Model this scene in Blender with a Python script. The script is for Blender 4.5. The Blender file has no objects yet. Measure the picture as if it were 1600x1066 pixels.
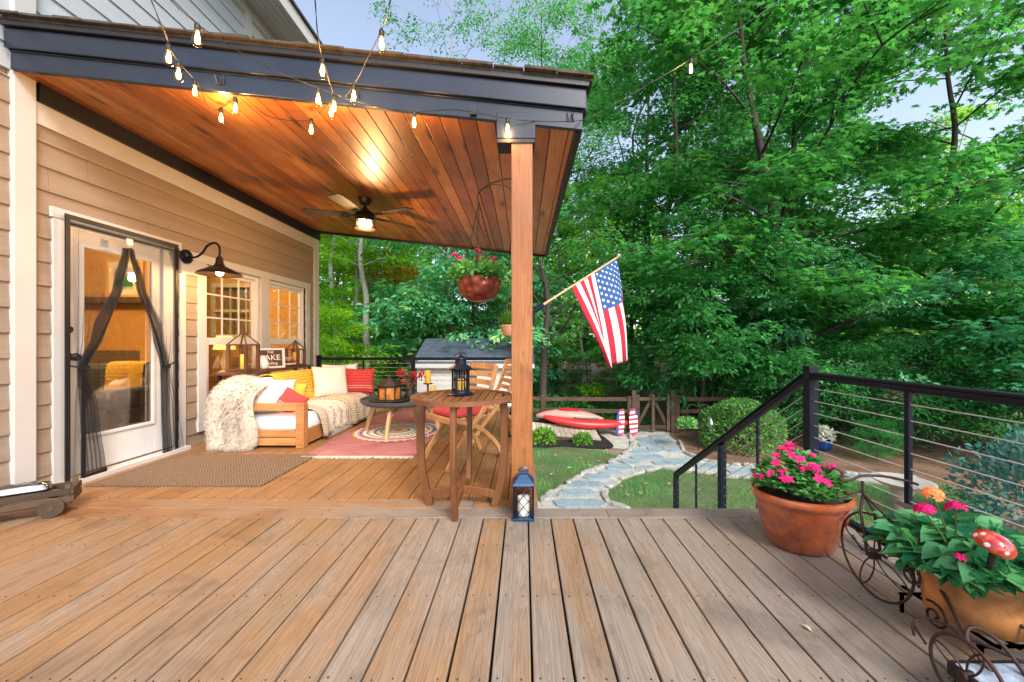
import bpy, math, random
import numpy as np
from mathutils import Vector, Matrix, Euler
rnd = random.Random(7)
scene = bpy.context.scene
COL = scene.collection
F, CU, CV, CH = 610.0, 818.0, 534.5, 1.12      # focal length and optical centre on the 1600 wide photo, eye height
GZ = -1.45                                      # garden level below the deck
pi = math.pi

def U(u, v, D):
    return Vector(((u-CU)/F*D, D, CH-(v-CV)/F*D))
def G(u, v, z=GZ):
    D = F*(CH-z)/(v-CV)
    return Vector(((u-CU)/F*D, D, z))
def W(u, v, X=-3.6):
    D = -X*F/(CU-u)
    return D, CH-(v-CV)/F*D

# ------------------------------------------------------------------ mesh builder
class MB:
    def __init__(s): s.v, s.f, s.m = [], [], []
    def add(s, vs, fs, m=0):
        n = len(s.v)
        s.v += [tuple(p) for p in vs]
        s.f += [[i+n for i in f] for f in fs]
        s.m += [m]*len(fs)
        return s
    def box(s, c, d, m=0, r=None):
        c = Vector(c); hx, hy, hz = d[0]/2, d[1]/2, d[2]/2
        R = Euler(r).to_matrix() if r else None
        vs = []
        for sx, sy, sz in ((-1,-1,-1),(1,-1,-1),(1,1,-1),(-1,1,-1),(-1,-1,1),(1,-1,1),(1,1,1),(-1,1,1)):
            p = Vector((sx*hx, sy*hy, sz*hz))
            vs.append(c+(R@p if R else p))
        return s.add(vs, [(3,2,1,0),(4,5,6,7),(0,1,5,4),(1,2,6,5),(2,3,7,6),(3,0,4,7)], m)
    def bb(s, x0, x1, y0, y1, z0, z1, m=0):
        return s.box(((x0+x1)/2,(y0+y1)/2,(z0+z1)/2),(abs(x1-x0),abs(y1-y0),abs(z1-z0)), m)
    def bar(s, a, b, w, h, m=0, up=(0,0,1)):
        a, b = Vector(a), Vector(b); d = (b-a).normalized()
        sd = d.cross(Vector(up))
        if sd.length < 1e-4: sd = d.cross(Vector((0,1,0)))
        sd.normalize(); up2 = sd.cross(d)
        vs = [p+sd*i*w/2+up2*j*h/2 for p in (a,b) for i,j in ((-1,-1),(1,-1),(1,1),(-1,1))]
        return s.add(vs, [(3,2,1,0),(4,5,6,7),(0,1,5,4),(1,2,6,5),(2,3,7,6),(3,0,4,7)], m)
    def tube(s, pts, r, n=8, m=0, cap=True, closed=False):
        pts = [Vector(p) for p in pts]; k = len(pts)
        rs = r if isinstance(r, (list, tuple)) else [r]*k
        vs = []; ref = None
        for i, p in enumerate(pts):
            a = pts[(i-1) % k] if (closed or i > 0) else pts[i]
            b = pts[(i+1) % k] if (closed or i < k-1) else pts[i]
            d = (b-a)
            d = d.normalized() if d.length > 1e-9 else Vector((0,0,1))
            if ref is None:
                ref = d.cross(Vector((0,0,1)))
                if ref.length < 1e-3: ref = d.cross(Vector((1,0,0)))
            ref = (ref-d*ref.dot(d))
            if ref.length < 1e-6: ref = d.cross(Vector((0.3,1,0.2)))
            ref.normalize(); q = d.cross(ref)
            for j in range(n):
                t = 2*pi*j/n
                vs.append(p+(ref*math.cos(t)+q*math.sin(t))*rs[i])
        fs = []
        for i in range(k if closed else k-1):
            i2 = (i+1) % k
            for j in range(n):
                j2 = (j+1) % n
                fs.append((i*n+j, i*n+j2, i2*n+j2, i2*n+j))
        if cap and not closed:
            fs.append(tuple(range(n))[::-1]); fs.append(tuple((k-1)*n+j for j in range(n)))
        return s.add(vs, fs, m)
    def rect(s, pts, w, h, m=0, up=(0,0,1)):
        """sweep a w x h rectangle along points; w along the fixed 'side' axis"""
        pts = [Vector(p) for p in pts]; k = len(pts); sd = Vector(up).normalized()
        ws = w if isinstance(w, (list,tuple)) else [w]*k
        vs = []
        for i, p in enumerate(pts):
            d = (pts[min(i+1,k-1)]-pts[max(i-1,0)]).normalized()
            q = d.cross(sd).normalized()
            for a, b in ((-1,-1),(1,-1),(1,1),(-1,1)):
                vs.append(p+sd*a*h/2+q*b*ws[i]/2)
        fs = [(3,2,1,0), tuple(4*(k-1)+j for j in range(4))]
        for i in range(k-1):
            for j in range(4):
                fs.append((4*i+j, 4*i+(j+1)%4, 4*i+4+(j+1)%4, 4*i+4+j))
        return s.add(vs, fs, m)
    def lathe(s, prof, n=24, c=(0,0,0), m=0, sx=1, sy=1, R=None):
        c = Vector(c); vs = []
        for r, z in prof:
            for j in range(n):
                t = 2*pi*j/n
                p = Vector((r*sx*math.cos(t), r*sy*math.sin(t), z))
                vs.append(c+(R@p if R else p))
        fs = []
        for i in range(len(prof)-1):
            for j in range(n):
                j2 = (j+1) % n
                fs.append((i*n+j, i*n+j2, (i+1)*n+j2, (i+1)*n+j))
        fs.append(tuple(range(n))[::-1]); fs.append(tuple((len(prof)-1)*n+j for j in range(n)))
        return s.add(vs, fs, m)
    def prism(s, poly, z0, z1, m=0):
        n = len(poly); vs = [(p[0],p[1],z0) for p in poly]+[(p[0],p[1],z1) for p in poly]
        fs = [tuple(range(n))[::-1], tuple(range(n,2*n))]+[(i,(i+1)%n,n+(i+1)%n,n+i) for i in range(n)]
        return s.add(vs, fs, m)
    def loft(s, rings, m=0, caps=True, closed=True):
        n = len(rings[0]); vs = [p for r in rings for p in r]; fs = []
        for i in range(len(rings)-1):
            for j in range(n if closed else n-1):
                j2 = (j+1) % n
                fs.append((i*n+j, i*n+j2, (i+1)*n+j2, (i+1)*n+j))
        if caps and closed:
            fs.append(tuple(range(n))[::-1]); fs.append(tuple((len(rings)-1)*n+j for j in range(n)))
        return s.add(vs, fs, m)
    def build(s, name, mats, parent=None, smooth=None, bevel=0.0, fix=True):
        me = bpy.data.meshes.new(name); me.from_pydata(s.v, [], s.f)
        if not isinstance(mats, (list, tuple)): mats = [mats]
        for m in mats: me.materials.append(m)
        if len(mats) > 1: me.polygons.foreach_set('material_index', s.m)
        if fix:
            import bmesh
            bm = bmesh.new(); bm.from_mesh(me); bmesh.ops.recalc_face_normals(bm, faces=bm.faces); bm.to_mesh(me); bm.free()
        if smooth:
            me.polygons.foreach_set('use_smooth', [True]*len(me.polygons))
            if smooth < 180: me.set_sharp_from_angle(angle=math.radians(smooth))
        me.update()
        o = bpy.data.objects.new(name, me); COL.objects.link(o)
        if bevel:
            b = o.modifiers.new('bevel', 'BEVEL'); b.width = bevel; b.segments = 2; b.limit_method = 'ANGLE'; b.angle_limit = math.radians(40)
        if parent is not None: adopt(o, parent)
        return o

def adopt(o, parent):
    o.parent = parent
    if parent.type == 'EMPTY':
        o.matrix_parent_inverse = Matrix.Translation(-Vector(parent.location))
    return o
def tag(o, label=None, cat=None, group=None, kind=None):
    if label: o['label'] = label
    if cat: o['category'] = cat
    if group: o['group'] = group
    if kind: o['kind'] = kind
    return o
def thing(name, label, cat, loc=(0,0,0), group=None):
    o = bpy.data.objects.new(name, None); COL.objects.link(o); o.location = loc
    o.empty_display_size = .1
    return tag(o, label, cat, group)
def copy_tree(o, parent=None):
    c = o.copy(); COL.objects.link(c)
    if parent is not None: c.parent = parent
    for ch in list(o.children): copy_tree(ch, c)
    return c
def rawmesh(name, co, loops, starts, totals, mats):
    me = bpy.data.meshes.new(name)
    me.vertices.add(len(co)); me.vertices.foreach_set('co', np.ascontiguousarray(co, dtype=np.float32).ravel())
    me.loops.add(len(loops)); me.loops.foreach_set('vertex_index', np.ascontiguousarray(loops, dtype=np.int32))
    me.polygons.add(len(starts)); me.polygons.foreach_set('loop_start', np.ascontiguousarray(starts, dtype=np.int32))
    try: me.polygons.foreach_set('loop_total', np.ascontiguousarray(totals, dtype=np.int32))
    except Exception: pass
    for m in (mats if isinstance(mats,(list,tuple)) else [mats]): me.materials.append(m)
    me.update(calc_edges=True); me.validate()
    return me
def link_mesh(name, me, parent=None):
    o = bpy.data.objects.new(name, me); COL.objects.link(o)
    if parent is not None: adopt(o, parent)
    return o
def catmull(pts, k=6):
    pts = [Vector(p) for p in pts]; P = [pts[0]*2-pts[1]]+pts+[pts[-1]*2-pts[-2]]; out = []
    for i in range(1, len(P)-2):
        a, b, c, d = P[i-1:i+3]
        for j in range(k):
            t = j/k
            out.append(.5*((2*b)+(c-a)*t+(2*a-5*b+4*c-d)*t*t+(3*b-a-3*c+d)*t**3))
    out.append(pts[-1]); return out

# ------------------------------------------------------------------ materials
def nm(name):
    m = bpy.data.materials.new(name); m.use_nodes = True
    nt = m.node_tree; return m, nt, nt.nodes['Principled BSDF']
def nd(nt, t, ins=None, **props):
    n = nt.nodes.new(t)
    for k, v in props.items(): setattr(n, k, v)
    for k, v in (ins or {}).items():
        if isinstance(v, bpy.types.NodeSocket): nt.links.new(v, n.inputs[k])
        else: n.inputs[k].default_value = v
    return n
def c4(c): return (c[0], c[1], c[2], 1.0)
def ramp(nt, fac, stops, mode='LINEAR'):
    r = nt.nodes.new('ShaderNodeValToRGB'); r.color_ramp.interpolation = mode
    e = r.color_ramp.elements
    while len(e) < len(stops): e.new(.5)
    for i, (p, c) in enumerate(stops): e[i].position = p; e[i].color = c4(c)
    nt.links.new(fac, r.inputs[0]); return r.outputs[0]
def mixc(nt, f, a, b, mode='MIX'):
    n = nt.nodes.new('ShaderNodeMix'); n.data_type = 'RGBA'; n.blend_type = mode
    for sk, v in ((n.inputs[0], f), (n.inputs[6], a), (n.inputs[7], b)):
        if isinstance(v, bpy.types.NodeSocket): nt.links.new(v, sk)
        else: sk.default_value = c4(v) if isinstance(v, (tuple,list)) else v
    return n.outputs[2]
def mth(nt, op, a, b=0.0, c=0.0):
    n = nt.nodes.new('ShaderNodeMath'); n.operation = op
    for i, v in enumerate((a, b, c)):
        if isinstance(v, bpy.types.NodeSocket): nt.links.new(v, n.inputs[i])
        else: n.inputs[i].default_value = v
    return n.outputs[0]
def bump(nt, b, h, s=.3, d=.01):
    n = nd(nt, 'ShaderNodeBump', {'Height': h, 'Strength': s, 'Distance': d}); nt.links.new(n.outputs[0], b.inputs['Normal'])
def plain(name, c, rough=.6, metal=0.0, var=.15, scale=8.0, bmp=.15, spec=.5, coat=0.0, stretch=(1,1,1)):
    m, nt, b = nm(name)
    tc = nd(nt, 'ShaderNodeTexCoord'); mp = nd(nt, 'ShaderNodeMapping', {'Vector': tc.outputs['Object'], 'Scale': stretch})
    n1 = nd(nt, 'ShaderNodeTexNoise', {'Vector': mp.outputs[0], 'Scale': scale, 'Detail': 5.0, 'Roughness': .6})
    lo = [x*(1-var) for x in c]; hi = [min(1, x*(1+var)) for x in c]
    nt.links.new(ramp(nt, n1.outputs[0], [(.3, lo), (.7, hi)]), b.inputs['Base Color'])
    rr = mth(nt, 'MULTIPLY_ADD', n1.outputs[0], .25*rough, rough*.875); nt.links.new(rr, b.inputs['Roughness'])
    b.inputs['Metallic'].default_value = metal; b.inputs['Specular IOR Level'].default_value = spec
    b.inputs['Coat Weight'].default_value = coat
    if bmp:
        n2 = nd(nt, 'ShaderNodeTexNoise', {'Vector': mp.outputs[0], 'Scale': scale*9, 'Detail': 3.0})
        bump(nt, b, n2.outputs[0], bmp, .004)
    return m
def wood(name, cols, along='Y', rough=.55, fine=90.0, patch=3.0, knots=0.0, grain=.35, rvar=.5, wear=None, bmp=.35, coat=0.0, offs=True):
    """cols: three colours from dark to light; grain runs along the given axis; each loose piece gets its own tone"""
    m, nt, b = nm(name)
    tc = nd(nt, 'ShaderNodeTexCoord'); geo = nd(nt, 'ShaderNodeNewGeometry'); isl = geo.outputs['Random Per Island']
    off = mth(nt, 'MULTIPLY', isl, 53.0)
    cx = nd(nt, 'ShaderNodeCombineXYZ', {0: off, 1: off, 2: off})
    vec = nd(nt, 'ShaderNodeVectorMath', {0: tc.outputs['Object'], 1: cx.outputs[0]}, operation='ADD').outputs[0]
    ai = 'XYZ'.index(along)
    def stretched(a, c):
        s = [c, c, c]; s[ai] = a
        return nd(nt, 'ShaderNodeMapping', {'Vector': vec, 'Scale': tuple(s)}).outputs[0]
    n1 = nd(nt, 'ShaderNodeTexNoise', {'Vector': stretched(patch*.45, patch*1.8), 'Scale': 1.0, 'Detail': 4.0, 'Distortion': .6}).outputs[0]
    n2 = nd(nt, 'ShaderNodeTexNoise', {'Vector': stretched(fine*.014, fine), 'Scale': 1.0, 'Detail': 4.0, 'Roughness': .65, 'Distortion': 1.2}).outputs[0]
    n3 = nd(nt, 'ShaderNodeTexNoise', {'Vector': stretched(fine*.006, fine*.16), 'Scale': 1.0, 'Detail': 2.0, 'Distortion': 2.5}).outputs[0]
    rings = mth(nt, 'FRACT', mth(nt, 'MULTIPLY', n3, 9.0))
    t = mth(nt, 'ADD', mth(nt, 'MULTIPLY', n1, .95), mth(nt, 'MULTIPLY_ADD', isl, rvar, .02-rvar/2))
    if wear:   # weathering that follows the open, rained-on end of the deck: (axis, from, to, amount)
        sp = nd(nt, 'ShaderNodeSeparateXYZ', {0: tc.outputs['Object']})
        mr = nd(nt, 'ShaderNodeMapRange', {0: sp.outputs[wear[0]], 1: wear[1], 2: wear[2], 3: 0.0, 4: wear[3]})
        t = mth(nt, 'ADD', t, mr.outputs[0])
    col = ramp(nt, t, [(.25, cols[0]), (.5, cols[1]), (.8, cols[2])])
    g = mth(nt, 'MULTIPLY_ADD', n2, .68, mth(nt, 'MULTIPLY', rings, .34))
    gcol = ramp(nt, g, [(.3, (1-grain,)*3), (.62, (1.05,)*3)])
    col = mixc(nt, 1.0, col, gcol, 'MULTIPLY')
    sn = nd(nt, 'ShaderNodeTexNoise', {'Vector': tc.outputs['Object'], 'Scale': 2.3, 'Detail': 6.0, 'Roughness': .62, 'Distortion': .8}).outputs[0]   # old scuffs and stains run across pieces
    col = mixc(nt, 1.0, col, ramp(nt, sn, [(.32, (.70,.69,.68)), (.46, (.96,.96,.96)), (.7, (1.08,1.07,1.06))]), 'MULTIPLY')
    if knots:
        s = [5.5]*3; s[ai] = 1.7
        vo = nd(nt, 'ShaderNodeTexVoronoi', {'Vector': nd(nt, 'ShaderNodeMapping', {'Vector': vec, 'Scale': tuple(s)}).outputs[0], 'Scale': 1.0, 'Randomness': 1.0}).outputs[0]
        kf = ramp(nt, vo, [(.08, (1,)*3), (.13, (.6,)*3), (.26, (0,)*3)])
        kf = mth(nt, 'MULTIPLY', kf, knots)
        col = mixc(nt, kf, col, (cols[0][0]*.25, cols[0][1]*.2, cols[0][2]*.2))
    nt.links.new(col, b.inputs['Base Color'])
    nt.links.new(mth(nt, 'MULTIPLY_ADD', n2, .25, rough-.12), b.inputs['Roughness'])
    b.inputs['Coat Weight'].default_value = coat; b.inputs['Coat Roughness'].default_value = .25
    bump(nt, b, g, bmp, .003)
    return m
def leafmat(name, a, b_, tr, tfac=.45, rough=.45, var=(.25,.75), big=.5):
    """a..b_: leaf colour range, tr: colour of the light let through"""
    m, nt, p = nm(name)
    geo = nd(nt, 'ShaderNodeNewGeometry'); oi = nd(nt, 'ShaderNodeObjectInfo'); tc = nd(nt, 'ShaderNodeTexCoord')
    nz = nd(nt, 'ShaderNodeTexNoise', {'Vector': tc.outputs['Object'], 'Scale': big, 'Detail': 2.0}).outputs[0]
    t = mth(nt, 'ADD', mth(nt, 'MULTIPLY', geo.outputs['Random Per Island'], .55), mth(nt, 'MULTIPLY', nz, .6))
    t = mth(nt, 'ADD', t, mth(nt, 'MULTIPLY_ADD', oi.outputs['Random'], .3, -.2))
    col = ramp(nt, t, [(var[0], a), (var[1], b_), (1.02, (min(1,b_[0]*2.6+.05), min(1,b_[1]*1.25), b_[2]*.8))])
    nt.links.new(col, p.inputs['Base Color']); p.inputs['Roughness'].default_value = rough
    p.inputs['Specular IOR Level'].default_value = .07
    tl = nd(nt, 'ShaderNodeBsdfTranslucent', {'Color': mixc(nt, 1.0, mixc(nt, .5, col, tr), (1.5,1.5,1.5), 'MULTIPLY')})
    mx = nd(nt, 'ShaderNodeMixShader', {0: tfac, 1: p.outputs[0], 2: tl.outputs[0]})
    nt.links.new(mx.outputs[0], nt.nodes['Material Output'].inputs[0])
    return m
def emit(name, c, s):
    m, nt, b = nm(name); b.inputs['Base Color'].default_value = c4(c); b.inputs['Emission Color'].default_value = c4(c); b.inputs['Emission Strength'].default_value = s
    return m
def glass(name, tint=(1,1,1), refl=.12, rough=.0, edge=1.0):
    m, nt, b = nm(name); nt.nodes.remove(b)
    tr = nd(nt, 'ShaderNodeBsdfTransparent', {'Color': c4(tint)}); gl = nd(nt, 'ShaderNodeBsdfGlossy', {'Color': (1,1,1,1), 'Roughness': rough})
    fr = nd(nt, 'ShaderNodeFresnel', {'IOR': 1.5})
    gm = nd(nt, 'ShaderNodeNewGeometry')
    fac = mth(nt, 'MINIMUM', mth(nt, 'ADD', mth(nt, 'MULTIPLY', fr.outputs[0], edge), refl), 1.0)
    fac = mth(nt, 'MULTIPLY', fac, mth(nt, 'SUBTRACT', 1.0, gm.outputs['Backfacing']))
    mx = nd(nt, 'ShaderNodeMixShader', {0: fac, 1: tr.outputs[0], 2: gl.outputs[0]})
    nt.links.new(mx.outputs[0], nt.nodes['Material Output'].inputs[0]); return m
def net(name, c, cover):
    m, nt, b = nm(name)
    b.inputs['Base Color'].default_value = c4(c); b.inputs['Roughness'].default_value = .8
    tr = nd(nt, 'ShaderNodeBsdfTransparent'); mx = nd(nt, 'ShaderNodeMixShader', {0: cover, 1: tr.outputs[0], 2: b.outputs[0]})
    nt.links.new(mx.outputs[0], nt.nodes['Material Output'].inputs[0]); return m
M = {}
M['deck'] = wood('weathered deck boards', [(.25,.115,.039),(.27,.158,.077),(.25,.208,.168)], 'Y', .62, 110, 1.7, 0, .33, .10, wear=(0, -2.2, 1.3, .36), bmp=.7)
M['porch'] = wood('stained porch boards', [(.24,.105,.036),(.28,.140,.056),(.29,.175,.09)], 'Y', .5, 90, 2.2, 0, .4, .2, bmp=.25)
M['cross'] = wood('deck border boards', [(.23,.10,.036),(.27,.15,.075),(.23,.19,.16)], 'X', .55, 100, 2.0, 0, .35, .4, wear=(0, -1.5, .6, .38), bmp=.35)
M['ceiling'] = wood('cedar ceiling', [(.29,.080,.014),(.45,.150,.032),(.56,.235,.065)], 'Y', .42, 70, 2.4, .95, .34, .5, bmp=.12, coat=.12)
M['post'] = wood('cedar post', [(.25,.075,.018),(.32,.115,.03),(.38,.155,.048)], 'Z', .5, 70, 2.2, .5, .42, .2, bmp=.15)
M['bistro'] = wood('oiled table wood', [(.13,.042,.012),(.185,.068,.020),(.225,.092,.030)], 'Z', .42, 70, 3, 0, .3, .5, bmp=.15, coat=.15)
M['bistrotop'] = wood('oiled table slats', [(.14,.046,.017),(.185,.07,.028),(.225,.098,.044)], 'Y', .42, 70, 3, 0, .3, .5, bmp=.15, coat=.15)
M['chairwood'] = wood('honey chair wood', [(.40,.19,.065),(.50,.26,.10),(.56,.32,.14)], 'Z', .45, 70, 3, 0, .25, .4, bmp=.1)
M['sofawood'] = wood('golden sofa wood', [(.34,.14,.04),(.44,.20,.065),(.52,.27,.10)], 'X', .5, 60, 3, 0, .28, .4, bmp=.12)
M['palewood'] = wood('pale leg wood', [(.50,.29,.12),(.58,.37,.18),(.62,.42,.22)], 'Z', .5, 60, 3, 0, .2, .3, bmp=.1)
M['oldwood'] = wood('old brown wood', [(.045,.024,.012),(.08,.044,.021),(.125,.077,.044)], 'X', .7, 70, 4, 0, .4, .5, bmp=.4)
M['greywood'] = wood('weathered grey planks', [(.30,.26,.20),(.42,.37,.30),(.52,.47,.40)], 'Y', .8, 60, 3, 0, .3, .5, bmp=.3)
M['fence'] = wood('weathered fence wood', [(.06,.035,.022),(.10,.06,.04),(.15,.10,.07)], 'X', .85, 60, 3, 0, .4, .5, bmp=.4)
M['darkwood'] = wood('dark lantern wood', [(.07,.03,.015),(.13,.055,.025),(.18,.085,.04)], 'Z', .55, 60, 3, 0, .3, .4, bmp=.2)
M['siding'] = plain('beige lap siding', (.27,.208,.152), .6, 0, .13, 2.2, .25, .4, stretch=(1,.25,6))
M['sidingup'] = plain('grey lap siding', (.40,.43,.46), .6, 0, .06, 3, .25, .4, stretch=(1,.25,6))  # grey siding, with blue skylight put into its base colour
M['white'] = plain('white trim paint', (.50,.49,.475), .45, 0, .05, 3, .08)
M['doorwhite'] = plain('white door paint', (.62,.62,.62), .35, 0, .03, 3, .04)
M['fascia'] = plain('charcoal wrapped metal', (.009,.016,.033), .30, .0, .25, 2.5, .08, .5)  # blue of the sky's sheen is put into the charcoal base colour
M['blacktrim'] = plain('black painted trim', (.005,.005,.007), .5, 0, .2, 4, .1)
M['blackmetal'] = plain('black powder coated metal', (.0055,.008,.017), .42, 0, .2, 6, .06, .2)
M['cable'] = plain('steel cable', (.52,.52,.53), .4, .25, .1, 20, 0)
M['iron'] = plain('rusted wrought iron', (.055,.026,.022), .6, .35, .5, 30, .5)
M['ironblack'] = plain('blackened iron', (.02,.018,.016), .55, .3, .4, 20, .3)
M['bronze'] = plain('dark bronze', (.035,.022,.015), .38, .6, .25, 10, .1)
M['fanblade'] = wood('walnut fan blades', [(.02,.015,.013),(.03,.023,.02),(.04,.03,.027)], 'X', .65, 60, 2, 0, .3, .3, bmp=.1)
M['shingle'] = plain('asphalt shingles', (.055,.045,.038), .9, 0, .5, 14, .6)
M['slate'] = plain('grey blue shingles', (.055,.075,.115), .9, 0, .35, 12, .5)
M['shedwall'] = plain('pale shed siding', (.50,.50,.46), .6, 0, .06, 3, .1)
M['terracotta'] = plain('glazed terracotta', (.34,.078,.025), .24, 0, .5, 9, .08, .6, coat=.7)
M['claytan'] = plain('tan clay planter', (.40,.165,.055), .5, 0, .5, 9, .25)
M['clay'] = plain('pale clay pot', (.52,.30,.20), .7, 0, .2, 8, .2)
M['copper'] = plain('hammered copper', (.30,.075,.045), .36, .75, .4, 10, .3)
M['soil'] = plain('potting soil', (.035,.024,.016), .95, 0, .5, 40, 1.0)
M['bluemetal'] = plain('blue lantern paint', (.010,.045,.115), .3, .3, .2, 8, .05, .6)
M['candle'] = plain('ivory candle wax', (.80,.76,.70), .5, 0, .04, 6, .03)
M['candleyellow'] = plain('yellow candle wax', (.85,.52,.07), .5, 0, .06, 6, .03)
M['amber'] = plain('amber mosaic glass', (.45,.16,.03), .25, 0, .5, 18, .1)
M['mattress'] = plain('white mattress cover', (.72,.71,.74), .85, 0, .06, 5, .3)
M['cream'] = plain('cream cushion cloth', (.72,.65,.55), .9, 0, .06, 6, .35)
M['mustard'] = plain('mustard cushion cloth', (.62,.38,.05), .9, 0, .1, 10, .3)
M['fur'] = plain('shaggy cream wool', (.60,.53,.44), .95, 0, .08, 12, .3)
M['knit'] = plain('beige open knit', (.66,.54,.41), .95, 0, .2, 60, .8)
M['redcush'] = plain('dark red seat pad', (.36,.03,.035), .85, 0, .15, 10, .3)
M['chrome'] = plain('polished steel', (.36,.37,.39), .14, 1.0, .05, 8, .02)
M['charcoal'] = plain('charcoal tray', (.055,.06,.068), .5, 0, .15, 8, .05)
M['stone'] = plain('pale edging stone', (.31,.30,.28), .85, 0, .4, 9, .6)
M['flag'] = plain('blue grey flagstone', (.27,.31,.33), .8, 0, .25, 3, .5)
M['bark'] = plain('dark bark', (.055,.045,.038), .9, 0, .45, 6, 1.0, .3, stretch=(6,6,1))
M['barkpale'] = plain('pale bark', (.30,.29,.27), .9, 0, .35, 6, .8, .3, stretch=(6,6,1.5))
M['stem'] = plain('green stem', (.10,.16,.05), .7, 0, .2, 10, .1)
M['boatred'] = plain('red hull plastic', (.58,.028,.03), .35, 0, .1, 4, .03, .5)
M['boatwhite'] = plain('faded hull plastic', (.52,.27,.24), .5, 0, .12, 4, .05)
M['concrete'] = plain('pale cast stone', (.33,.32,.29), .8, 0, .12, 6, .3)
M['bluepot'] = plain('cobalt glazed pot', (.02,.08,.35), .2, 0, .2, 6, .02, .6)
M['litterleaf'] = plain('dry leaf', (.45,.36,.24), .8, 0, .3, 30, .1)
M['glassdoor'] = glass('door glass', (.80,.80,.78), .16, 0, .9)
M['glasswin'] = glass('window glass', (.82,.80,.76), .16, 0, .9)
M['bulbglass'] = glass('clear bulb glass', (1,.90,.70), .05, 0, .7)
M['lampglass'] = glass('clear lamp glass', (1,.97,.9), .06, 0, .7)
M['glow'] = emit('glowing filament', (1,.52,.14), 18)
M['lampglow'] = emit('glowing lamp', (1,.72,.38), 16)
M['net'] = net('black netting', (.004,.004,.006), .25)
M['netdense'] = net('gathered black netting', (.004,.004,.006), .44)
M['leaf_maple'] = leafmat('maple leaves', (.012,.110,.036), (.062,.275,.070), (.12,.44,.045), .48)
M['leaf_light'] = leafmat('lime leaves', (.045,.20,.010), (.19,.43,.03), (.32,.62,.03), .55)
M['leaf_dark'] = leafmat('dark green leaves', (.022,.135,.045), (.08,.32,.10), (.13,.48,.07), .48)
M['leaf_teal'] = leafmat('cool green leaves', (.040,.22,.11), (.14,.48,.26), (.12,.5,.08), .4)
M['leaf_gold'] = leafmat('yellowing leaves', (.22,.20,.02), (.55,.36,.03), (.6,.4,.04), .5)
M['leaf_box'] = leafmat('boxwood leaves', (.05,.18,.04), (.20,.38,.13), (.2,.4,.05), .3)
M['leaf_blue'] = leafmat('blue green leaves', (.025,.11,.10), (.09,.24,.22), (.10,.26,.16), .3)
M['leaf_pot'] = leafmat('glossy plant leaves', (.03,.18,.05), (.20,.50,.15), (.18,.48,.08), .35, .48, big=5)
M['leaf_big'] = leafmat('broad teal leaves', (.012,.12,.055), (.19,.52,.22), (.16,.5,.12), .35, .5, big=6)
M['leaf_lantana'] = leafmat('soft yellow green leaves', (.06,.2,.03), (.16,.36,.06), (.2,.45,.05), .35, .4, big=6)
M['grass'] = leafmat('lawn blades', (.06,.19,.055), (.20,.42,.17), (.18,.36,.10), .35, .6, big=1.6)
M['petal_pink'] = leafmat('magenta petals', (.50,.006,.11), (.72,.03,.22), (.8,.05,.28), .3, .5, big=20)
M['petal_red'] = leafmat('red petals', (.5,.02,.03), (.7,.05,.06), (.7,.08,.08), .3, .5, big=20)
M['petal_coral'] = leafmat('coral petals', (.85,.18,.07), (.95,.45,.14), (.9,.4,.15), .3, .5, big=20)
M['petal_white'] = leafmat('white petals', (.6,.65,.5), (.8,.8,.72), (.7,.7,.6), .3, .5, big=20)

def jute():
    m, nt, b = nm('woven jute')
    tc = nd(nt, 'ShaderNodeTexCoord'); sp = nd(nt, 'ShaderNodeSeparateXYZ', {0: tc.outputs['Object']})
    x, y = sp.outputs[0], sp.outputs[1]
    # herringbone: rows of short slanted cords, the slant flips from row to row
    row = mth(nt, 'MULTIPLY', y, 15.0)
    tri = mth(nt, 'PINGPONG', row, 1.0)
    w = mth(nt, 'FRACT', mth(nt, 'ADD', mth(nt, 'MULTIPLY', x, 40.0), mth(nt, 'MULTIPLY', tri, 1.8)))
    h = mth(nt, 'PINGPONG', w, .5)
    nz = nd(nt, 'ShaderNodeTexNoise', {'Vector': tc.outputs['Object'], 'Scale': 60.0, 'Detail': 3.0}).outputs[0]
    f = mth(nt, 'MULTIPLY_ADD', nz, .5, h)
    nt.links.new(ramp(nt, f, [(.2, (.045,.025,.013)), (.42, (.12,.073,.042)), (.7, (.20,.135,.083))]), b.inputs['Base Color'])
    b.inputs['Roughness'].default_value = .95; bump(nt, b, f, .8, .006); return m
M['jute'] = jute()
def redrug():
    m, nt, b = nm('faded red flatweave')
    tc = nd(nt, 'ShaderNodeTexCoord')
    mp = nd(nt, 'ShaderNodeMapping', {'Vector': tc.outputs['Object'], 'Scale': (5, 40, 1)})
    n1 = nd(nt, 'ShaderNodeTexNoise', {'Vector': mp.outputs[0], 'Scale': 1.0, 'Detail': 5.0, 'Roughness': .7}).outputs[0]
    n2 = nd(nt, 'ShaderNodeTexNoise', {'Vector': tc.outputs['Object'], 'Scale': 2.2, 'Detail': 4.0}).outputs[0]
    f = mth(nt, 'ADD', mth(nt, 'MULTIPLY', n1, .6), mth(nt, 'MULTIPLY', n2, .5))
    nt.links.new(ramp(nt, f, [(.35, (.20,.055,.058)), (.55, (.31,.115,.115)), (.75, (.40,.23,.21))]), b.inputs['Base Color'])
    b.inputs['Roughness'].default_value = .95
    n3 = nd(nt, 'ShaderNodeTexNoise', {'Vector': mp.outputs[0], 'Scale': 6.0}).outputs[0]; bump(nt, b, n3, .5, .004); return m
M['redrug'] = redrug()
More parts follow.
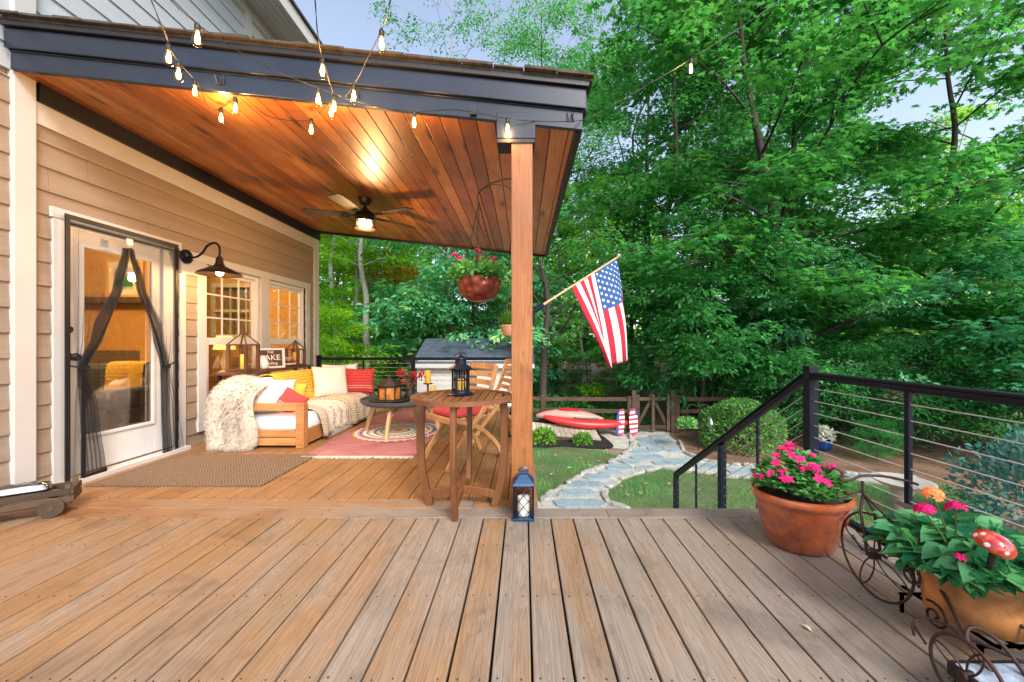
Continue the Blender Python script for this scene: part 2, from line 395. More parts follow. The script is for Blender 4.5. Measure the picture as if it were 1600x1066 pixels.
def braided():
    m, nt, b = nm('braided rings')
    tc = nd(nt, 'ShaderNodeTexCoord')
    v = nd(nt, 'ShaderNodeVectorMath', {0: tc.outputs['Object'], 1: (1.55, -4.85, 0)}, operation='ADD')
    sp = nd(nt, 'ShaderNodeSeparateXYZ', {0: v.outputs[0]})
    r = mth(nt, 'SQRT', mth(nt, 'ADD', mth(nt, 'POWER', sp.outputs[0], 2.0), mth(nt, 'POWER', sp.outputs[1], 2.0)))
    a = mth(nt, 'ARCTAN2', sp.outputs[1], sp.outputs[0])
    t = mth(nt, 'DIVIDE', r, .52)
    cols = [(0,(.5,.05,.05)),(.10,(.62,.45,.25)),(.2,(.45,.04,.06)),(.27,(.72,.66,.5)),(.36,(.05,.16,.15)),(.42,(.65,.5,.3)),(.5,(.05,.05,.09)),(.56,(.72,.66,.52)),(.66,(.50,.10,.08)),(.72,(.70,.62,.45)),(.80,(.05,.07,.14)),(.86,(.5,.12,.3)),(.92,(.66,.52,.32)),(.97,(.40,.12,.04))]
    c = ramp(nt, t, cols, 'CONSTANT')
    dots = mth(nt, 'SINE', mth(nt, 'ADD', mth(nt, 'MULTIPLY', a, 34.0), mth(nt, 'MULTIPLY', t, 40.0)))
    c = mixc(nt, mth(nt, 'MULTIPLY', mth(nt, 'GREATER_THAN', dots, .55), .55), c, (.70,.60,.42))
    nt.links.new(c, b.inputs['Base Color']); b.inputs['Roughness'].default_value = .95
    bump(nt, b, mth(nt, 'SINE', mth(nt, 'MULTIPLY', r, 260.0)), .6, .006); return m
M['braided'] = braided()
def pinkthrow(name, c1, c2, sc):     # woven yarn loops, in the cloth's own uv
    m, nt, b = nm(name)
    uv = nd(nt, 'ShaderNodeTexCoord').outputs['UV']; sp = nd(nt, 'ShaderNodeSeparateXYZ', {0: uv})
    a = mth(nt, 'SINE', mth(nt, 'MULTIPLY', mth(nt, 'ADD', sp.outputs[0], sp.outputs[1]), sc))
    c = mth(nt, 'SINE', mth(nt, 'MULTIPLY', mth(nt, 'SUBTRACT', sp.outputs[0], sp.outputs[1]), sc))
    f = mth(nt, 'MULTIPLY_ADD', mth(nt, 'MULTIPLY', a, c), .5, .5)
    nt.links.new(ramp(nt, f, [(.15, c1), (.6, c2)]), b.inputs['Base Color']); b.inputs['Roughness'].default_value = .95
    bump(nt, b, f, .9, .012); return m
M['yellowknit'] = pinkthrow('yellow honeycomb knit', (.50,.25,.02), (.78,.50,.06), 62)
M['beigeknit'] = pinkthrow('beige open knit throw', (.40,.30,.2), (.70,.58,.44), 70)
def kilim(name):
    m, nt, b = nm(name)
    uv = nd(nt, 'ShaderNodeTexCoord').outputs['UV']; sp = nd(nt, 'ShaderNodeSeparateXYZ', {0: uv})
    y = sp.outputs[1]
    zig = mth(nt, 'PINGPONG', mth(nt, 'MULTIPLY', sp.outputs[0], 22.0), .5)
    f = mth(nt, 'FRACT', mth(nt, 'ADD', mth(nt, 'MULTIPLY', y, 9.0), mth(nt, 'MULTIPLY', zig, .45)))
    c = ramp(nt, f, [(0,(.42,.02,.03)),(.30,(.55,.05,.05)),(.55,(.34,.02,.03)),(.68,(.62,.10,.07)),(.86,(.40,.03,.04))], 'CONSTANT')
    band = ramp(nt, y, [(0,(0,0,0)),(.20,(1,1,1)),(.225,(0,0,0)),(.27,(1,1,1)),(.30,(0,0,0))], 'CONSTANT')
    tick = mth(nt, 'GREATER_THAN', mth(nt, 'SINE', mth(nt, 'MULTIPLY', sp.outputs[0], 150.0)), -.2)
    c = mixc(nt, mth(nt, 'MULTIPLY', band, mth(nt, 'MULTIPLY', tick, .8)), c, (.75,.62,.42))
    nt.links.new(c, b.inputs['Base Color']); b.inputs['Roughness'].default_value = .9; return m
M['kilim'] = kilim('red patterned cushion cloth')
def hamm():
    m, nt, b = nm('dented copper bowl')
    tc = nd(nt, 'ShaderNodeTexCoord')
    vo = nd(nt, 'ShaderNodeTexVoronoi', {'Vector': tc.outputs['Object'], 'Scale': 16.0}, feature='SMOOTH_F1').outputs[0]
    nt.links.new(ramp(nt, vo, [(.1, (.40,.11,.06)), (.6, (.20,.045,.03))]), b.inputs['Base Color'])
    b.inputs['Metallic'].default_value = .6; b.inputs['Roughness'].default_value = .38; bump(nt, b, vo, 1.0, .03); return m
M['hammered'] = hamm()
def spotglass():
    m, nt, b = nm('red spotted art glass')
    tc = nd(nt, 'ShaderNodeTexCoord')
    vo = nd(nt, 'ShaderNodeTexVoronoi', {'Vector': tc.outputs['Object'], 'Scale': 34.0}).outputs[0]
    nz = nd(nt, 'ShaderNodeTexNoise', {'Vector': tc.outputs['Object'], 'Scale': 14.0, 'Detail': 3.0, 'Distortion': 1.5}).outputs[0]
    c = ramp(nt, nz, [(.35, (.30,.005,.01)), (.55, (.46,.02,.012)), (.72, (.60,.16,.05))])
    c = mixc(nt, ramp(nt, vo, [(.20, (1,1,1)), (.30, (0,0,0))]), c, (.85,.78,.72))
    nt.links.new(c, b.inputs['Base Color']); b.inputs['Roughness'].default_value = .06; b.inputs['Coat Weight'].default_value = 1.0; return m
M['artglass'] = spotglass()
def groundmat(name, stops, scale=3.0, fine=60.0, bmp=1.0, dist=.03, stretch=(1,1,1)):
    m, nt, b = nm(name)
    tc = nd(nt, 'ShaderNodeTexCoord'); mp = nd(nt, 'ShaderNodeMapping', {'Vector': tc.outputs['Object'], 'Scale': stretch})
    a = nd(nt, 'ShaderNodeTexNoise', {'Vector': mp.outputs[0], 'Scale': scale, 'Detail': 6.0, 'Roughness': .65}).outputs[0]
    c = nd(nt, 'ShaderNodeTexNoise', {'Vector': mp.outputs[0], 'Scale': fine, 'Detail': 4.0, 'Roughness': .7}).outputs[0]
    f = mth(nt, 'ADD', mth(nt, 'MULTIPLY', a, .45), mth(nt, 'MULTIPLY', c, .55))
    nt.links.new(ramp(nt, f, stops), b.inputs['Base Color']); b.inputs['Roughness'].default_value = .95
    b.inputs['Specular IOR Level'].default_value = .2
    bump(nt, b, c, bmp, dist); return m
M['forestfloor'] = groundmat('leaf litter', [(.35,(.11,.075,.055)),(.5,(.24,.17,.13)),(.65,(.38,.30,.26))], 1.2, 22)
M['pinestraw'] = groundmat('pine straw', [(.35,(.09,.05,.03)),(.5,(.20,.115,.075)),(.65,(.31,.20,.14))], 2.0, 30)
M['blackmulch'] = groundmat('black mulch', [(.35,(.010,.009,.009)),(.55,(.03,.026,.026)),(.7,(.06,.05,.05))], 3, 45)
M['lawnbase'] = groundmat('lawn soil and turf', [(.36,(.06,.09,.035)),(.5,(.11,.15,.06)),(.6,(.19,.20,.10)),(.72,(.30,.26,.17))], 1.4, 50)
M['gravel'] = groundmat('pale gravel', [(.35,(.27,.25,.22)),(.5,(.46,.44,.40)),(.62,(.62,.60,.56))], 4, 70, 1.0, .02)
def flagstone():
    return groundmat('flagstone', [(.35,(.14,.19,.225)),(.5,(.22,.285,.325)),(.65,(.32,.385,.41))], 2.5, 18, .5, .01)
M['flag'] = flagstone()
# ================================================================== deck
WX = -3.6
P = .142
def gapx(k): return .030+P*k
def deck_boards():
    b = MB()
    k = -26
    while gapx(k) < WX: k += 1
    k -= 1
    while gapx(k)+.02 < 1.98:
        x0, x1 = max(gapx(k)+.0042, WX), min(gapx(k+1)-.0042, 2.0)
        x0 += rnd.uniform(-.0008,.0008); x1 += rnd.uniform(-.0012,.0008)
        z = rnd.uniform(-.0015, .0012)
        cut = rnd.choice([None, None, -.45, .40])
        spans = [(-1.7, 2.489)] if cut is None else [(-1.7, cut-.002), (cut+.002, 2.489)]
        for a, c in spans: b.bb(x0, x1, a, c, -.032, z)
        k += 1
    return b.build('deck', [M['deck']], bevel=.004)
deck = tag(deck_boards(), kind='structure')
def porch_boards():
    b = MB(); k = -26
    while gapx(k+1) < WX+.02: k += 1
    while gapx(k)+.03 < .10:
        x0, x1 = max(gapx(k)+.003, WX), min(gapx(k+1)-.003, .10)
        b.bb(x0, x1, 2.777, 6.80, -.032, rnd.uniform(-.0012, .001)); k += 1
    return b.build('porch_boards', [M['porch']], deck, bevel=.003)
porch_boards()
def border():
    b = MB()
    for y0, y1, xs in ((2.494, 2.630, [-3.6,-1.62,.55,2.0]), (2.635, 2.772, [-3.6,-2.4,-.35,.10])):
        for a, c in zip(xs, xs[1:]): b.bb(a+.001, c-.001, y0, y1, -.032, rnd.uniform(-.001,.001))
    b.bb(1.865, 2.0, -1.7, 2.489, -.0315, .0035)
    return b.build('border_boards', [M['cross']], deck, bevel=.003)
border()
def nails():
    b = MB(); k = -26
    while gapx(k) < WX: k += 1
    while gapx(k) < 1.75:
        for y in (2.455, 2.152, 1.724, 1.296, .87, .44):
            for dx in (.030, .108):
                if rnd.random() < .08: continue
                x, yy = gapx(k)+dx+rnd.uniform(-.006,.006), y+rnd.uniform(-.008,.008)
                b.lathe([(.0034,-.002),(.0034,.0013)], 6, (x, yy, 0))
        if gapx(k) < -.05:
            for y in (2.81, 3.2, 3.6, 4.0):
                for dx in (.030, .108): b.lathe([(.0045,-.002),(.0045,.0018)], 6, (gapx(k)+dx, y+rnd.uniform(-.006,.006), 0))
        k += 1
    x = -3.4
    while x < 1.9:
        for y in (2.53, 2.60) + ((2.67, 2.74) if x < .05 else ()):
            b.lathe([(.0042,-.002),(.0042,.0018)], 6, (x+rnd.uniform(-.01,.01), y+rnd.uniform(-.005,.005), 0))
        x += .42
    return b.build('nail_heads', [M['iron']], deck)
nails()
def frame_and_gap_shade():
    b = MB()
    b.bb(WX, 1.96, -1.7, 2.45, -.09, -.07, 0); b.bb(WX, .06, 2.45, 6.76, -.09, -.07, 0)  # soil-coloured sheets added under the boards, standing in for shade in the gaps
    b.bb(.10, 2.0, 2.590, 2.615, -.26, -.034, 1); b.bb(.075, .10, 2.64, 6.80, -.26, -.034, 1)
    b.bb(WX, .075, 6.775, 6.80, -.26, -.034, 1); b.bb(1.97, 1.998, -1.7, 2.588, -.26, -.034, 1)
    for x, y in ((.03,6.7),(-1.8,6.7),(.03,4.6),(1.92,2.5),(1.92,.4),(.05,2.55)): b.bb(x-.06, x+.06, y-.06, y+.06, GZ-.1, -.26, 1)
    return b.build('frame_and_gap_shade', [M['soil'], M['greywood']], deck)
frame_and_gap_shade()
def stairs():
    b = MB(); n = 8
    for i in range(1, n):
        z = -i*1.45/n; y = 2.62+(i-1)*.295
        b.bb(.12, 1.84, y, y+.14, z-.03, z); b.bb(.12, 1.84, y+.146, y+.287, z-.03, z)
    for x in (.14, 1.82): b.bar((x, 2.64, -.22), (x, 4.8, -1.52), .04, .24)
    return b.build('stair_treads', [M['cross']], deck)
stairs()

# ================================================================== house
house = thing('house', 'two storey house with beige lap siding and white trim beside the deck', 'house', (WX, 4.5, 0))
R_ = .178
OPEN = [(3.06, 4.06, -.2, 2.07), (4.40, 5.32, .24, 2.0), (5.50, 6.42, .24, 2.0)]
def siding(name, y0, y1, z0, z1, mt, opens=()):
    b = MB(); z = z0
    while z < z1:
        zt = min(z+R_+.012, z1); spans = [(y0, y1)]
        for a, c, oz0, oz1 in opens:
            zm = z+R_/2
            if oz0 < zm < oz1:
                ns = []
                for s, e in spans:
                    if c <= s or a >= e: ns.append((s, e)); continue
                    if a > s: ns.append((s, a))
                    if c < e: ns.append((c, e))
                spans = ns
        ns = []
        for s, e in spans:          # butt joints between planks
            cutp = s+rnd.uniform(.4, 2.6)
            while cutp < e-.3: ns.append((s, cutp-.0012)); s = cutp+.0012; cutp += rnd.uniform(1.8, 3.6)
            ns.append((s, e))
        for s, e in ns:
            j = rnd.uniform(-.001,.001)
            X0, X1, Xb = WX+.019+j, WX+.006+j, WX-.01
            b.add([(Xb,s,z),(X0,s,z),(X0,e,z),(Xb,e,z),(Xb,s,zt),(X1,s,zt),(X1,e,zt),(Xb,e,zt)],
                  [(3,2,1,0),(4,5,6,7),(0,1,5,4),(1,2,6,5),(2,3,7,6),(3,0,4,7)])
        z += R_
    return b.build(name, [M[mt]], house)
siding('siding_wall', 1.2, 6.70, -.06, 2.98, 'siding', OPEN)
siding('upper_siding', 1.2, 6.8, 3.02, 5.44, 'sidingup', [(5.12, 6.3, 3.3, 5.15)])
b = MB()      # wall body with real openings
X0, X1 = WX-.14, WX-.011
b.bb(X0, X1, 1.2, 3.06, -.3, 2.55); b.bb(X0, X1, 3.06, 4.06, 2.07, 2.55); b.bb(X0, X1, 4.06, 4.40, -.3, 2.55)
b.bb(X0, X1, 4.40, 6.42, -.3, .24); b.bb(X0, X1, 4.40, 6.42, 2.0, 2.55); b.bb(X0, X1, 5.32, 5.50, .24, 2.0); b.bb(X0, X1, 6.42, 6.80, -.3, 2.55)
b.bb(X0, X1, 1.2, 6.8, 2.55, 5.9); b.bb(X0, X1, 1.2, 6.8, GZ, -.3)
b.build('wall_core', [M['siding']], house)
for y0, y1, t, z1 in ((2.725, 2.85, .045, 5.44), (6.66, 6.80, .04, 2.9)):
    b = MB(); b.bb(WX-.01, WX+t, y0, y1, -.08, z1); b.build('corner_board', [M['white']], house, bevel=.003)
b = MB(); b.bb(-8.0, WX-.0105, 6.801, 6.83, GZ, 5.5); b.build('end_wall', [M['siding']], house)
b = MB()      # white frieze under the black ledger
CZ = lambda x: 3.02-.1063*(x+3.55)
c0 = CZ(WX)
b.bb(WX-.01, WX+.032, 2.851, 6.659, c0-.30, c0-.14)
b.build('frieze_board', [M['white']], house, bevel=.002)
b = MB(); b.bb(WX-.01, WX+.06, 2.86, 6.80, c0-.139, c0+.02)
b.build('ledger_trim', [M['blacktrim']], house)
# upper eave, roof and the window under it
b = MB()
b.bb(WX-.2, WX+.46, 1.0, 7.1, 5.50, 5.52); b.bb(WX, WX+.03, 1.2, 6.8, 5.36, 5.499); b.bb(WX+.46, WX+.49, 1.0, 7.1, 5.47, 5.66)
for i in range(5): b.bb(WX+.07+i*.08, WX+.078+i*.08, 1.0, 7.1, 5.493, 5.4995)
b.build('eave', [M['white']], house)
b = MB(); b.add([(WX+.52,1.0,5.66),(WX+.52,7.1,5.66),(WX-4,7.1,7.6),(WX-4,1.0,7.6),(WX+.52,1.0,5.70),(WX+.52,7.1,5.70),(WX-4,7.1,7.64),(WX-4,1.0,7.64)],
    [(3,2,1,0),(4,5,6,7),(0,1,5,4),(1,2,6,5),(2,3,7,6),(3,0,4,7)])
b.build('roof', [M['shingle']], house)
b = MB()
for y0, y1, z0, z1 in ((5.02,5.13,3.3,5.36),(6.25,6.36,3.3,5.36),(5.13,6.25,5.16,5.30)): b.bb(WX-.01, WX+.035, y0, y1, z0, z1)
uw = b.build('upper_window', [M['white']], house)
b = MB(); b.bb(WX-.03, WX-.025, 5.13, 6.25, 3.3, 5.16); b.build('pane', [M['glasswin']], uw)
# windows
def casing():
    b = MB(); t = WX+.030
    b.bb(WX-.01, t, 4.29, 4.40, .24, 2.0); b.bb(WX-.01, t, 5.32, 5.50, .24, 2.0); b.bb(WX-.01, t, 6.42, 6.53, .24, 2.0)
    b.bb(WX-.01, t+.006, 4.10, 6.55, 2.0, 2.09); b.bb(WX-.01, t+.006, 4.28, 6.54, .13, .24)
    b.bb(WX-.01, t+.004, 4.075, 4.32, 1.84, 1.999)
    return b.build('window_casing', [M['white']], house, bevel=.002)
casing()
def window(y0, y1):
    z0, z1, zm = .24, 2.0, 1.13
    b = MB(); x = WX-.03; fr = .045
    for a, c, e, f in ((y0,y0+fr,z0,z1),(y1-fr,y1,z0,z1),(y0+fr,y1-fr,z0,z0+.05),(y0+fr,y1-fr,z1-.05,z1)): b.bb(x-.05, x+.02, a, c, e, f)
    w = b.build('window', [M['doorwhite']], house, bevel=.002)
    for nme, a, e, dx in (('lower_sash', z0+.05, zm, .008), ('upper_sash', zm, z1-.05, -.018)):
        b = MB(); s = .032; p, q = y0+fr, y1-fr
        for u0, u1, e0, e1 in ((p,p+s,a,e),(q-s,q,a,e),(p+s,q-s,a,a+.04),(p+s,q-s,e-.04,e)): b.bb(x-.012+dx, x+.010+dx, u0, u1, e0, e1)
        if nme == 'upper_sash':
            for i in (1,2):
                yy = p+(q-p)*i/3; b.bb(x-.002+dx, x+.006+dx, yy-.009, yy+.009, a+.04, e-.04)
                zz = a+(e-a)*i/3
                for j in range(3):
                    ya = p+s if j == 0 else p+(q-p)*j/3+.009
                    yb = q-s if j == 2 else p+(q-p)*(j+1)/3-.009
                    b.bb(x-.003+dx, x+.005+dx, ya, yb, zz-.009, zz+.009)
        b.build(nme, [M['doorwhite']], w)
        b = MB(); b.bb(x-.006+dx, x-.004+dx, p+s, q-s, a+.04, e-.04); b.build('glass', [M['glasswin']], w)
window(4.40, 5.32); window(5.50, 6.42)
# door
def door():
    b = MB(); t = WX+.03
    b.bb(WX-.01, t, 2.965, 3.06, -.05, 2.07); b.bb(WX-.01, t, 4.06, 4.13, -.05, 1.838); b.bb(WX-.01, t+.004, 2.95, 4.075, 2.07, 2.15)
    b.bb(WX-.01, t+.08, 2.99, 4.10, -.02, .035)
    b.build('door_casing', [M['white']], house, bevel=.002)
    b = MB(); x0, x1 = WX-.08, WX-.035
    y0, y1, g0, g1, z0, z1 = 3.065, 4.055, 3.19, 3.84, .32, 1.93
    b.bb(x0, x1, y0, g0, .04, 2.065); b.bb(x0, x1, g1, y1, .04, 2.065); b.bb(x0, x1, g0, g1, .04, z0); b.bb(x0, x1, g0, g1, z1, 2.065)
    m = .03
    for a, c, e, f in ((g0,g0+m,z0,z1),(g1-m,g1,z0,z1),(g0+m,g1-m,z0,z0+m),(g0+m,g1-m,z1-m,z1)): b.bb(x1, x1+.014, a, c, e, f)
    d = b.build('door', [M['doorwhite']], house, bevel=.003)
    b = MB(); b.bb(WX-.062, WX-.058, g0, g1, z0, z1); b.build('glass', [M['glassdoor']], d)
    b = MB(); b.lathe([(.032,0),(.032,.012),(.012,.014),(.012,.045),(.03,.05),(.034,.07),(.022,.088)], 16, (x1,3.115,1.0), R=Matrix.Rotation(pi/2,3,'Y'))
    b.build('handle', [M['ironblack']], d, smooth=40)
    b = MB(); b.lathe([(.028,0),(.028,.014),(.012,.016),(.010,.03)], 16, (x1,3.115,1.22), R=Matrix.Rotation(pi/2,3,'Y')); b.build('deadbolt', [M['ironblack']], d, smooth=40)
door()
# the lit room behind the glass
b = MB()
b.bb(-7.6, -3.75, 1.9, 6.66, -.06, -.01)
tag(b.build('interior_floor', [M['oldwood']]), kind='structure')
M['inwall'] = plain('warm interior wall paint', (.60,.34,.11), .8, 0, .05, 2, .05)
M['indark'] = plain('dark accent wall', (.16,.11,.08), .7, 0, .1, 2, .05)
b = MB()
b.bb(-7.7, -7.6, 1.9, 6.66, -.06, 2.6); b.bb(-7.6, -3.75, 1.8, 1.9, -.06, 2.6)
b.bb(-7.6, -5.25, 6.661, 6.76, -.06, 2.6); b.bb(-4.45, -3.75, 6.661, 6.76, -.06, 2.6); b.bb(-5.25, -4.45, 6.661, 6.76, -.06, 1.25); b.bb(-5.25, -4.45, 6.661, 6.76, 2.05, 2.6)
tag(b.build('interior_wall', [M['inwall']]), kind='structure')
b = MB(); b.bb(-7.6, -3.75, 1.9, 6.66, 2.55, 2.6); tag(b.build('interior_ceiling', [M['white']]), kind='structure')
def room():
    t = thing('fireplace', 'dark fireplace with a mantel shelf seen through the glass door', 'fireplace', (-6.0, 5.3, 0))
    b = MB(); b.bb(-6.9, -4.95, 5.6, 5.9, -.01, 2.54); b.build('chimney_breast', [M['inwall']], t)
    b = MB(); b.bb(-6.75, -5.0, 5.36, 5.598, 1.66, 1.74); b.build('mantel_shelf', [M['darkwood']], t, bevel=.004)
    b = MB(); b.bb(-6.5, -5.5, 5.585, 5.599, .1, 1.0); b.build('firebox', [M['indark']], t)
    t = thing('framed_picture', 'framed landscape picture standing on the mantel shelf indoors', 'picture', (-5.75, 5.5, 1.74))
    b = MB()
    for x0, x1, z0, z1 in ((-5.9,-5.86,1.745,2.30),(-5.44,-5.4,1.745,2.30),(-5.86,-5.44,1.745,1.79),(-5.86,-5.44,2.255,2.30)): b.bb(x0, x1, 5.50, 5.54, z0, z1)
    b.build('frame', [M['palewood']], t)
    b = MB(); b.bb(-5.86, -5.44, 5.522, 5.53, 1.79, 2.255); b.build('mount', [M['cream']], t)
    b = MB(); b.bb(-5.78, -5.52, 5.514, 5.521, 1.87, 2.18, 0)
    b.add([(-5.78,5.513,1.90),(-5.52,5.513,1.90),(-5.52,5.513,2.0),(-5.59,5.513,2.05),(-5.67,5.513,2.08),(-5.78,5.513,1.98)], [(0,1,2,3,4,5)], 1)
    b.build('print', [M['sidingup'], M['leaf_dark']], t)
    t = thing('armchair', 'grey armchair with an orange throw seen through the glass door', 'armchair', (-4.75, 4.35, 0))
    b = MB(); b.bb(-5.3,-4.3,4.0,4.7,.12,.42); b.build('seat', [M['charcoal']], t, bevel=.04)
    b = MB(); b.bb(-5.3,-4.3,4.55,4.8,.42,.86); b.build('backrest', [M['charcoal']], t, bevel=.06)
    for x in (-5.3,-4.42):
        b = MB(); b.bb(x,x+.14,4.0,4.6,.40,.62); b.build('armrest', [M['charcoal']], t, bevel=.04)
    t = thing('throw_blanket', 'orange throw hanging over the back of the grey armchair', 'blanket', (-4.7, 4.6, .5))
    b = MB(); rings = []
    for i in range(11):
        y, z = ((4.50,.50),(4.515,.60),(4.52,.70),(4.525,.80),(4.535,.86),(4.58,.888),(4.68,.892),(4.78,.888),(4.83,.85),(4.84,.72),(4.85,.6))[i]
        rings.append([(-4.85+.42*j/9+.02*i/10, y+.012*math.sin(j*1.5), z-.05*(j/9)*(i < 4)) for j in range(10)])
    b.loft(rings, caps=False, closed=False); b.build('cloth', [M['mustard']], t, smooth=180)
    t = thing('table_lamp', 'lit table lamp with a cloth shade inside the far window', 'lamp', (-4.75, 6.2, 0))
    b = MB(); b.bb(-5.0,-4.5,5.95,6.45,-.008,.62); b.build('pedestal', [M['darkwood']], t)
    b = MB(); b.lathe([(.09,.62),(.09,.64),(.03,.68),(.06,.8),(.02,.95),(.02,1.02)], 16, (-4.75,6.2,0)); b.build('base', [M['cream']], t, smooth=50)
    b = MB(); b.lathe([(.15,1.0),(.10,1.22)], 24, (-4.75,6.2,0)); b.build('lamp_shade', [emit('lit lamp shade', (1,.55,.2), 1.0)], t, smooth=60)
    # window in the far room wall, shutters
    t = thing('interior_window', 'white framed back window inside the lit room with trees beyond', 'window', (-4.85, 6.66, 1.3))
    b = MB()
    for a in ((-5.32,-5.25,1.18,2.12),(-4.45,-4.38,1.18,2.12),(-5.25,-4.45,1.18,1.25),(-5.25,-4.45,2.05,2.12),(-5.25,-4.45,1.63,1.67),(-5.0,-4.98,1.25,1.63),(-4.73,-4.71,1.25,1.63),(-5.0,-4.98,1.67,2.05),(-4.73,-4.71,1.67,2.05)): b.bb(a[0],a[1],6.64,6.66,a[2],a[3])
    b.build('frame', [M['doorwhite']], t)
room()
def lamp(name, loc, power, col, rad, parent=None):
    l = bpy.data.lights.new(name, 'POINT'); l.energy = power; l.color = col; l.shadow_soft_size = rad
    o = bpy.data.objects.new(name, l); COL.objects.link(o); o.location = loc
    if parent is not None: adopt(o, parent)
    return o
WARM = (1.0, .56, .22)
lamp('room_light', (-4.55, 5.2, 2.3), 46, (1,.62,.26), .12)
lamp('room_light', (-5.4, 3.6, 2.3), 90, (1,.62,.26), .12)

# ================================================================== porch roof
roof = thing('porch_roof', 'shed porch roof with charcoal fascia and cedar board ceiling on one wooden post', 'porch roof', (-1.6, 4.7, 2.6))
XE = .36
def slope_slab(b, x0, x1, y0, y1, o0, o1, m=0):
    z = [CZ(x0)+o0, CZ(x1)+o0, CZ(x0)+o1, CZ(x1)+o1]
    return b.add([(x0,y0,z[0]),(x1,y0,z[1]),(x1,y1,z[1]),(x0,y1,z[0]),(x0,y0,z[2]),(x1,y0,z[3]),(x1,y1,z[3]),(x0,y1,z[2])],
                 [(3,2,1,0),(4,5,6,7),(0,1,5,4),(1,2,6,5),(2,3,7,6),(3,0,4,7)], m)
b = MB(); x = WX+.02; 
while x < XE-.005:
    xe = min(x+.128, XE); slope_slab(b, x+.002, xe-.002, 2.735, 6.66, .0, .02+rnd.uniform(-.0005,.0005)); x += .130
b.build('ceiling_boards', [M['ceiling']], roof, bevel=.003)
b = MB(); slope_slab(b, WX, XE, 2.74, 6.66, .024, .05); b.build('roof_deck', [M['blacktrim']], roof)
XL = WX+.048
b = MB(); slope_slab(b, XL, .41, 2.700, 2.733, -.012, .118); b.build('lower_fascia', [M['fascia']], roof, bevel=.004)
b = MB(); slope_slab(b, XL-.01, .43, 2.672, 2.7325, .120, .258); slope_slab(b, XL, .415, 2.69, 2.72, .108, .119)
b.build('upper_fascia', [M['fascia']], roof, bevel=.006)
b = MB(); slope_slab(b, XL-.01, .445, 2.648, 2.735, .260, .285); slope_slab(b, XL-.01, .45, 2.66, 2.735, .2855, .305)
b.build('drip_edge', [M['blacktrim']], roof, bevel=.003)
b = MB(); slope_slab(b, .3605, .41, 2.734, 6.72, -.02, .25); slope_slab(b, .4105, .445, 2.734, 6.72, .14, .30); slope_slab(b, .25, .36, 6.661, 6.72, -.02, .25)
b.build('side_fascia', [M['blacktrim']], roof, bevel=.003)
b = MB(); slope_slab(b, WX, .36, 6.661, 6.72, -.03, .25); b.build('rear_fascia', [M['blacktrim']], roof)
b = MB(); slope_slab(b, WX+.01, .47, 2.66, 6.80, .306, .325)
x = XL
while x < .46:
    w = rnd.uniform(.13,.24); slope_slab(b, x, min(x+w-.006,.475), 2.622+rnd.uniform(0,.016), 3.0, .3255, .333+rnd.uniform(0,.012)); x += w
for r in range(1, 26):
    x = WX+.03
    while x < .46:
        w = rnd.uniform(.14,.28); slope_slab(b, x, min(x+w-.006,.475), 2.64+r*.15, 2.64+r*.15+.17, .3255, .334+rnd.uniform(0,.008)); x += w
b.build('shingles', [M['shingle']], roof)
b = MB(); b.bb(-.081, .060, 2.600, 2.740, 0.004, 2.45); b.build('post', [M['post']], roof, bevel=.006)
b = MB(); b.bb(-.178, .078, 2.588, 2.752, 2.47, 2.645); b.build('post_cap', [M['fascia']], roof, bevel=.004)
b = MB(); b.bb(-.174, .074, 2.592, 2.748, 2.445, 2.4695); b.build('cap_trim', [M['blacktrim']], roof)
b = MB()      # electrical bits on the fascia
b.box((-.345, 2.69, CZ(-.345)+.03), (.045,.02,.05))
for x in (-2.12,-1.18,.30):
    for i in range(5): b.bar((x+i*.012, 2.695, CZ(x)+.03), (x+i*.012+rnd.uniform(-.02,.02), 2.685, CZ(x)+.08+rnd.uniform(-.01,.02)), .004, .004)
b.build('wire_clips', [M['blacktrim']], roof)

# ================================================================== railings
def railing(name, label, pts, posts, H=.90, ncab=9, bottom=True, group='black cable railings round the deck'):
    """pts: two end points on the deck line; posts: list of (fraction, width)"""
    a, c = Vector(pts[0]), Vector(pts[1]); t = thing(name, label, 'railing', (a+c)/2, group)
    up = Vector((0,0,1))
    for f, w in posts:
        p = a+(c-a)*f; b = MB(); top = H+.035 if w > .05 else H-.005
        b.bb(p.x-w/2, p.x+w/2, p.y-w/2, p.y+w/2, p.z+.002, p.z+top)
        if w > .05: b.bb(p.x-w/2-.004, p.x+w/2+.004, p.y-w/2-.004, p.y+w/2+.004, p.z+top, p.z+top+.012)
        b.build('post', [M['blackmetal']], t, bevel=.004)
    fs = sorted(f for f, w in posts if w > .05); ww = max(w for f, w in posts)/2
    d = (c-a).normalized(); b = MB()
    for f0, f1 in zip(fs, fs[1:]):
        p, q = a+(c-a)*f0+d*ww, a+(c-a)*f1-d*ww
        b.bar(p+up*(H-.022), q+up*(H-.022), .050, .030); b.bar(p+up*(H+.0015), q+up*(H+.0015), .060, .016)
    b.build('top_rail', [M['blackmetal']], t, bevel=.006)
    if bottom:
        b = MB()
        for f0, f1 in zip(fs, fs[1:]): b.bar(a+(c-a)*f0+d*ww+up*.082, a+(c-a)*f1-d*ww+up*.082, .042, .03)
        b.build('bottom_rail', [M['blackmetal']], t, bevel=.004)
    for i in range(ncab):
        z = .15+(H-.06-.15)*(i+.5)/ncab; sag = rnd.uniform(-.004,.004)
        b = MB(); b.tube([a+up*z, (a+c)/2+up*(z+sag), c+up*z], .0028, 6); b.build('cable', [M['cable']], t)
    return t
railing('cable_railing', 'black cable railing along the open right edge of the deck beside the potted flowers', ((1.875,2.55,0),(1.875,-1.45,0)), [(0,.062),(.162,.024),(.335,.024),(.5,.062),(.75,.024),(1,.062)], .915)
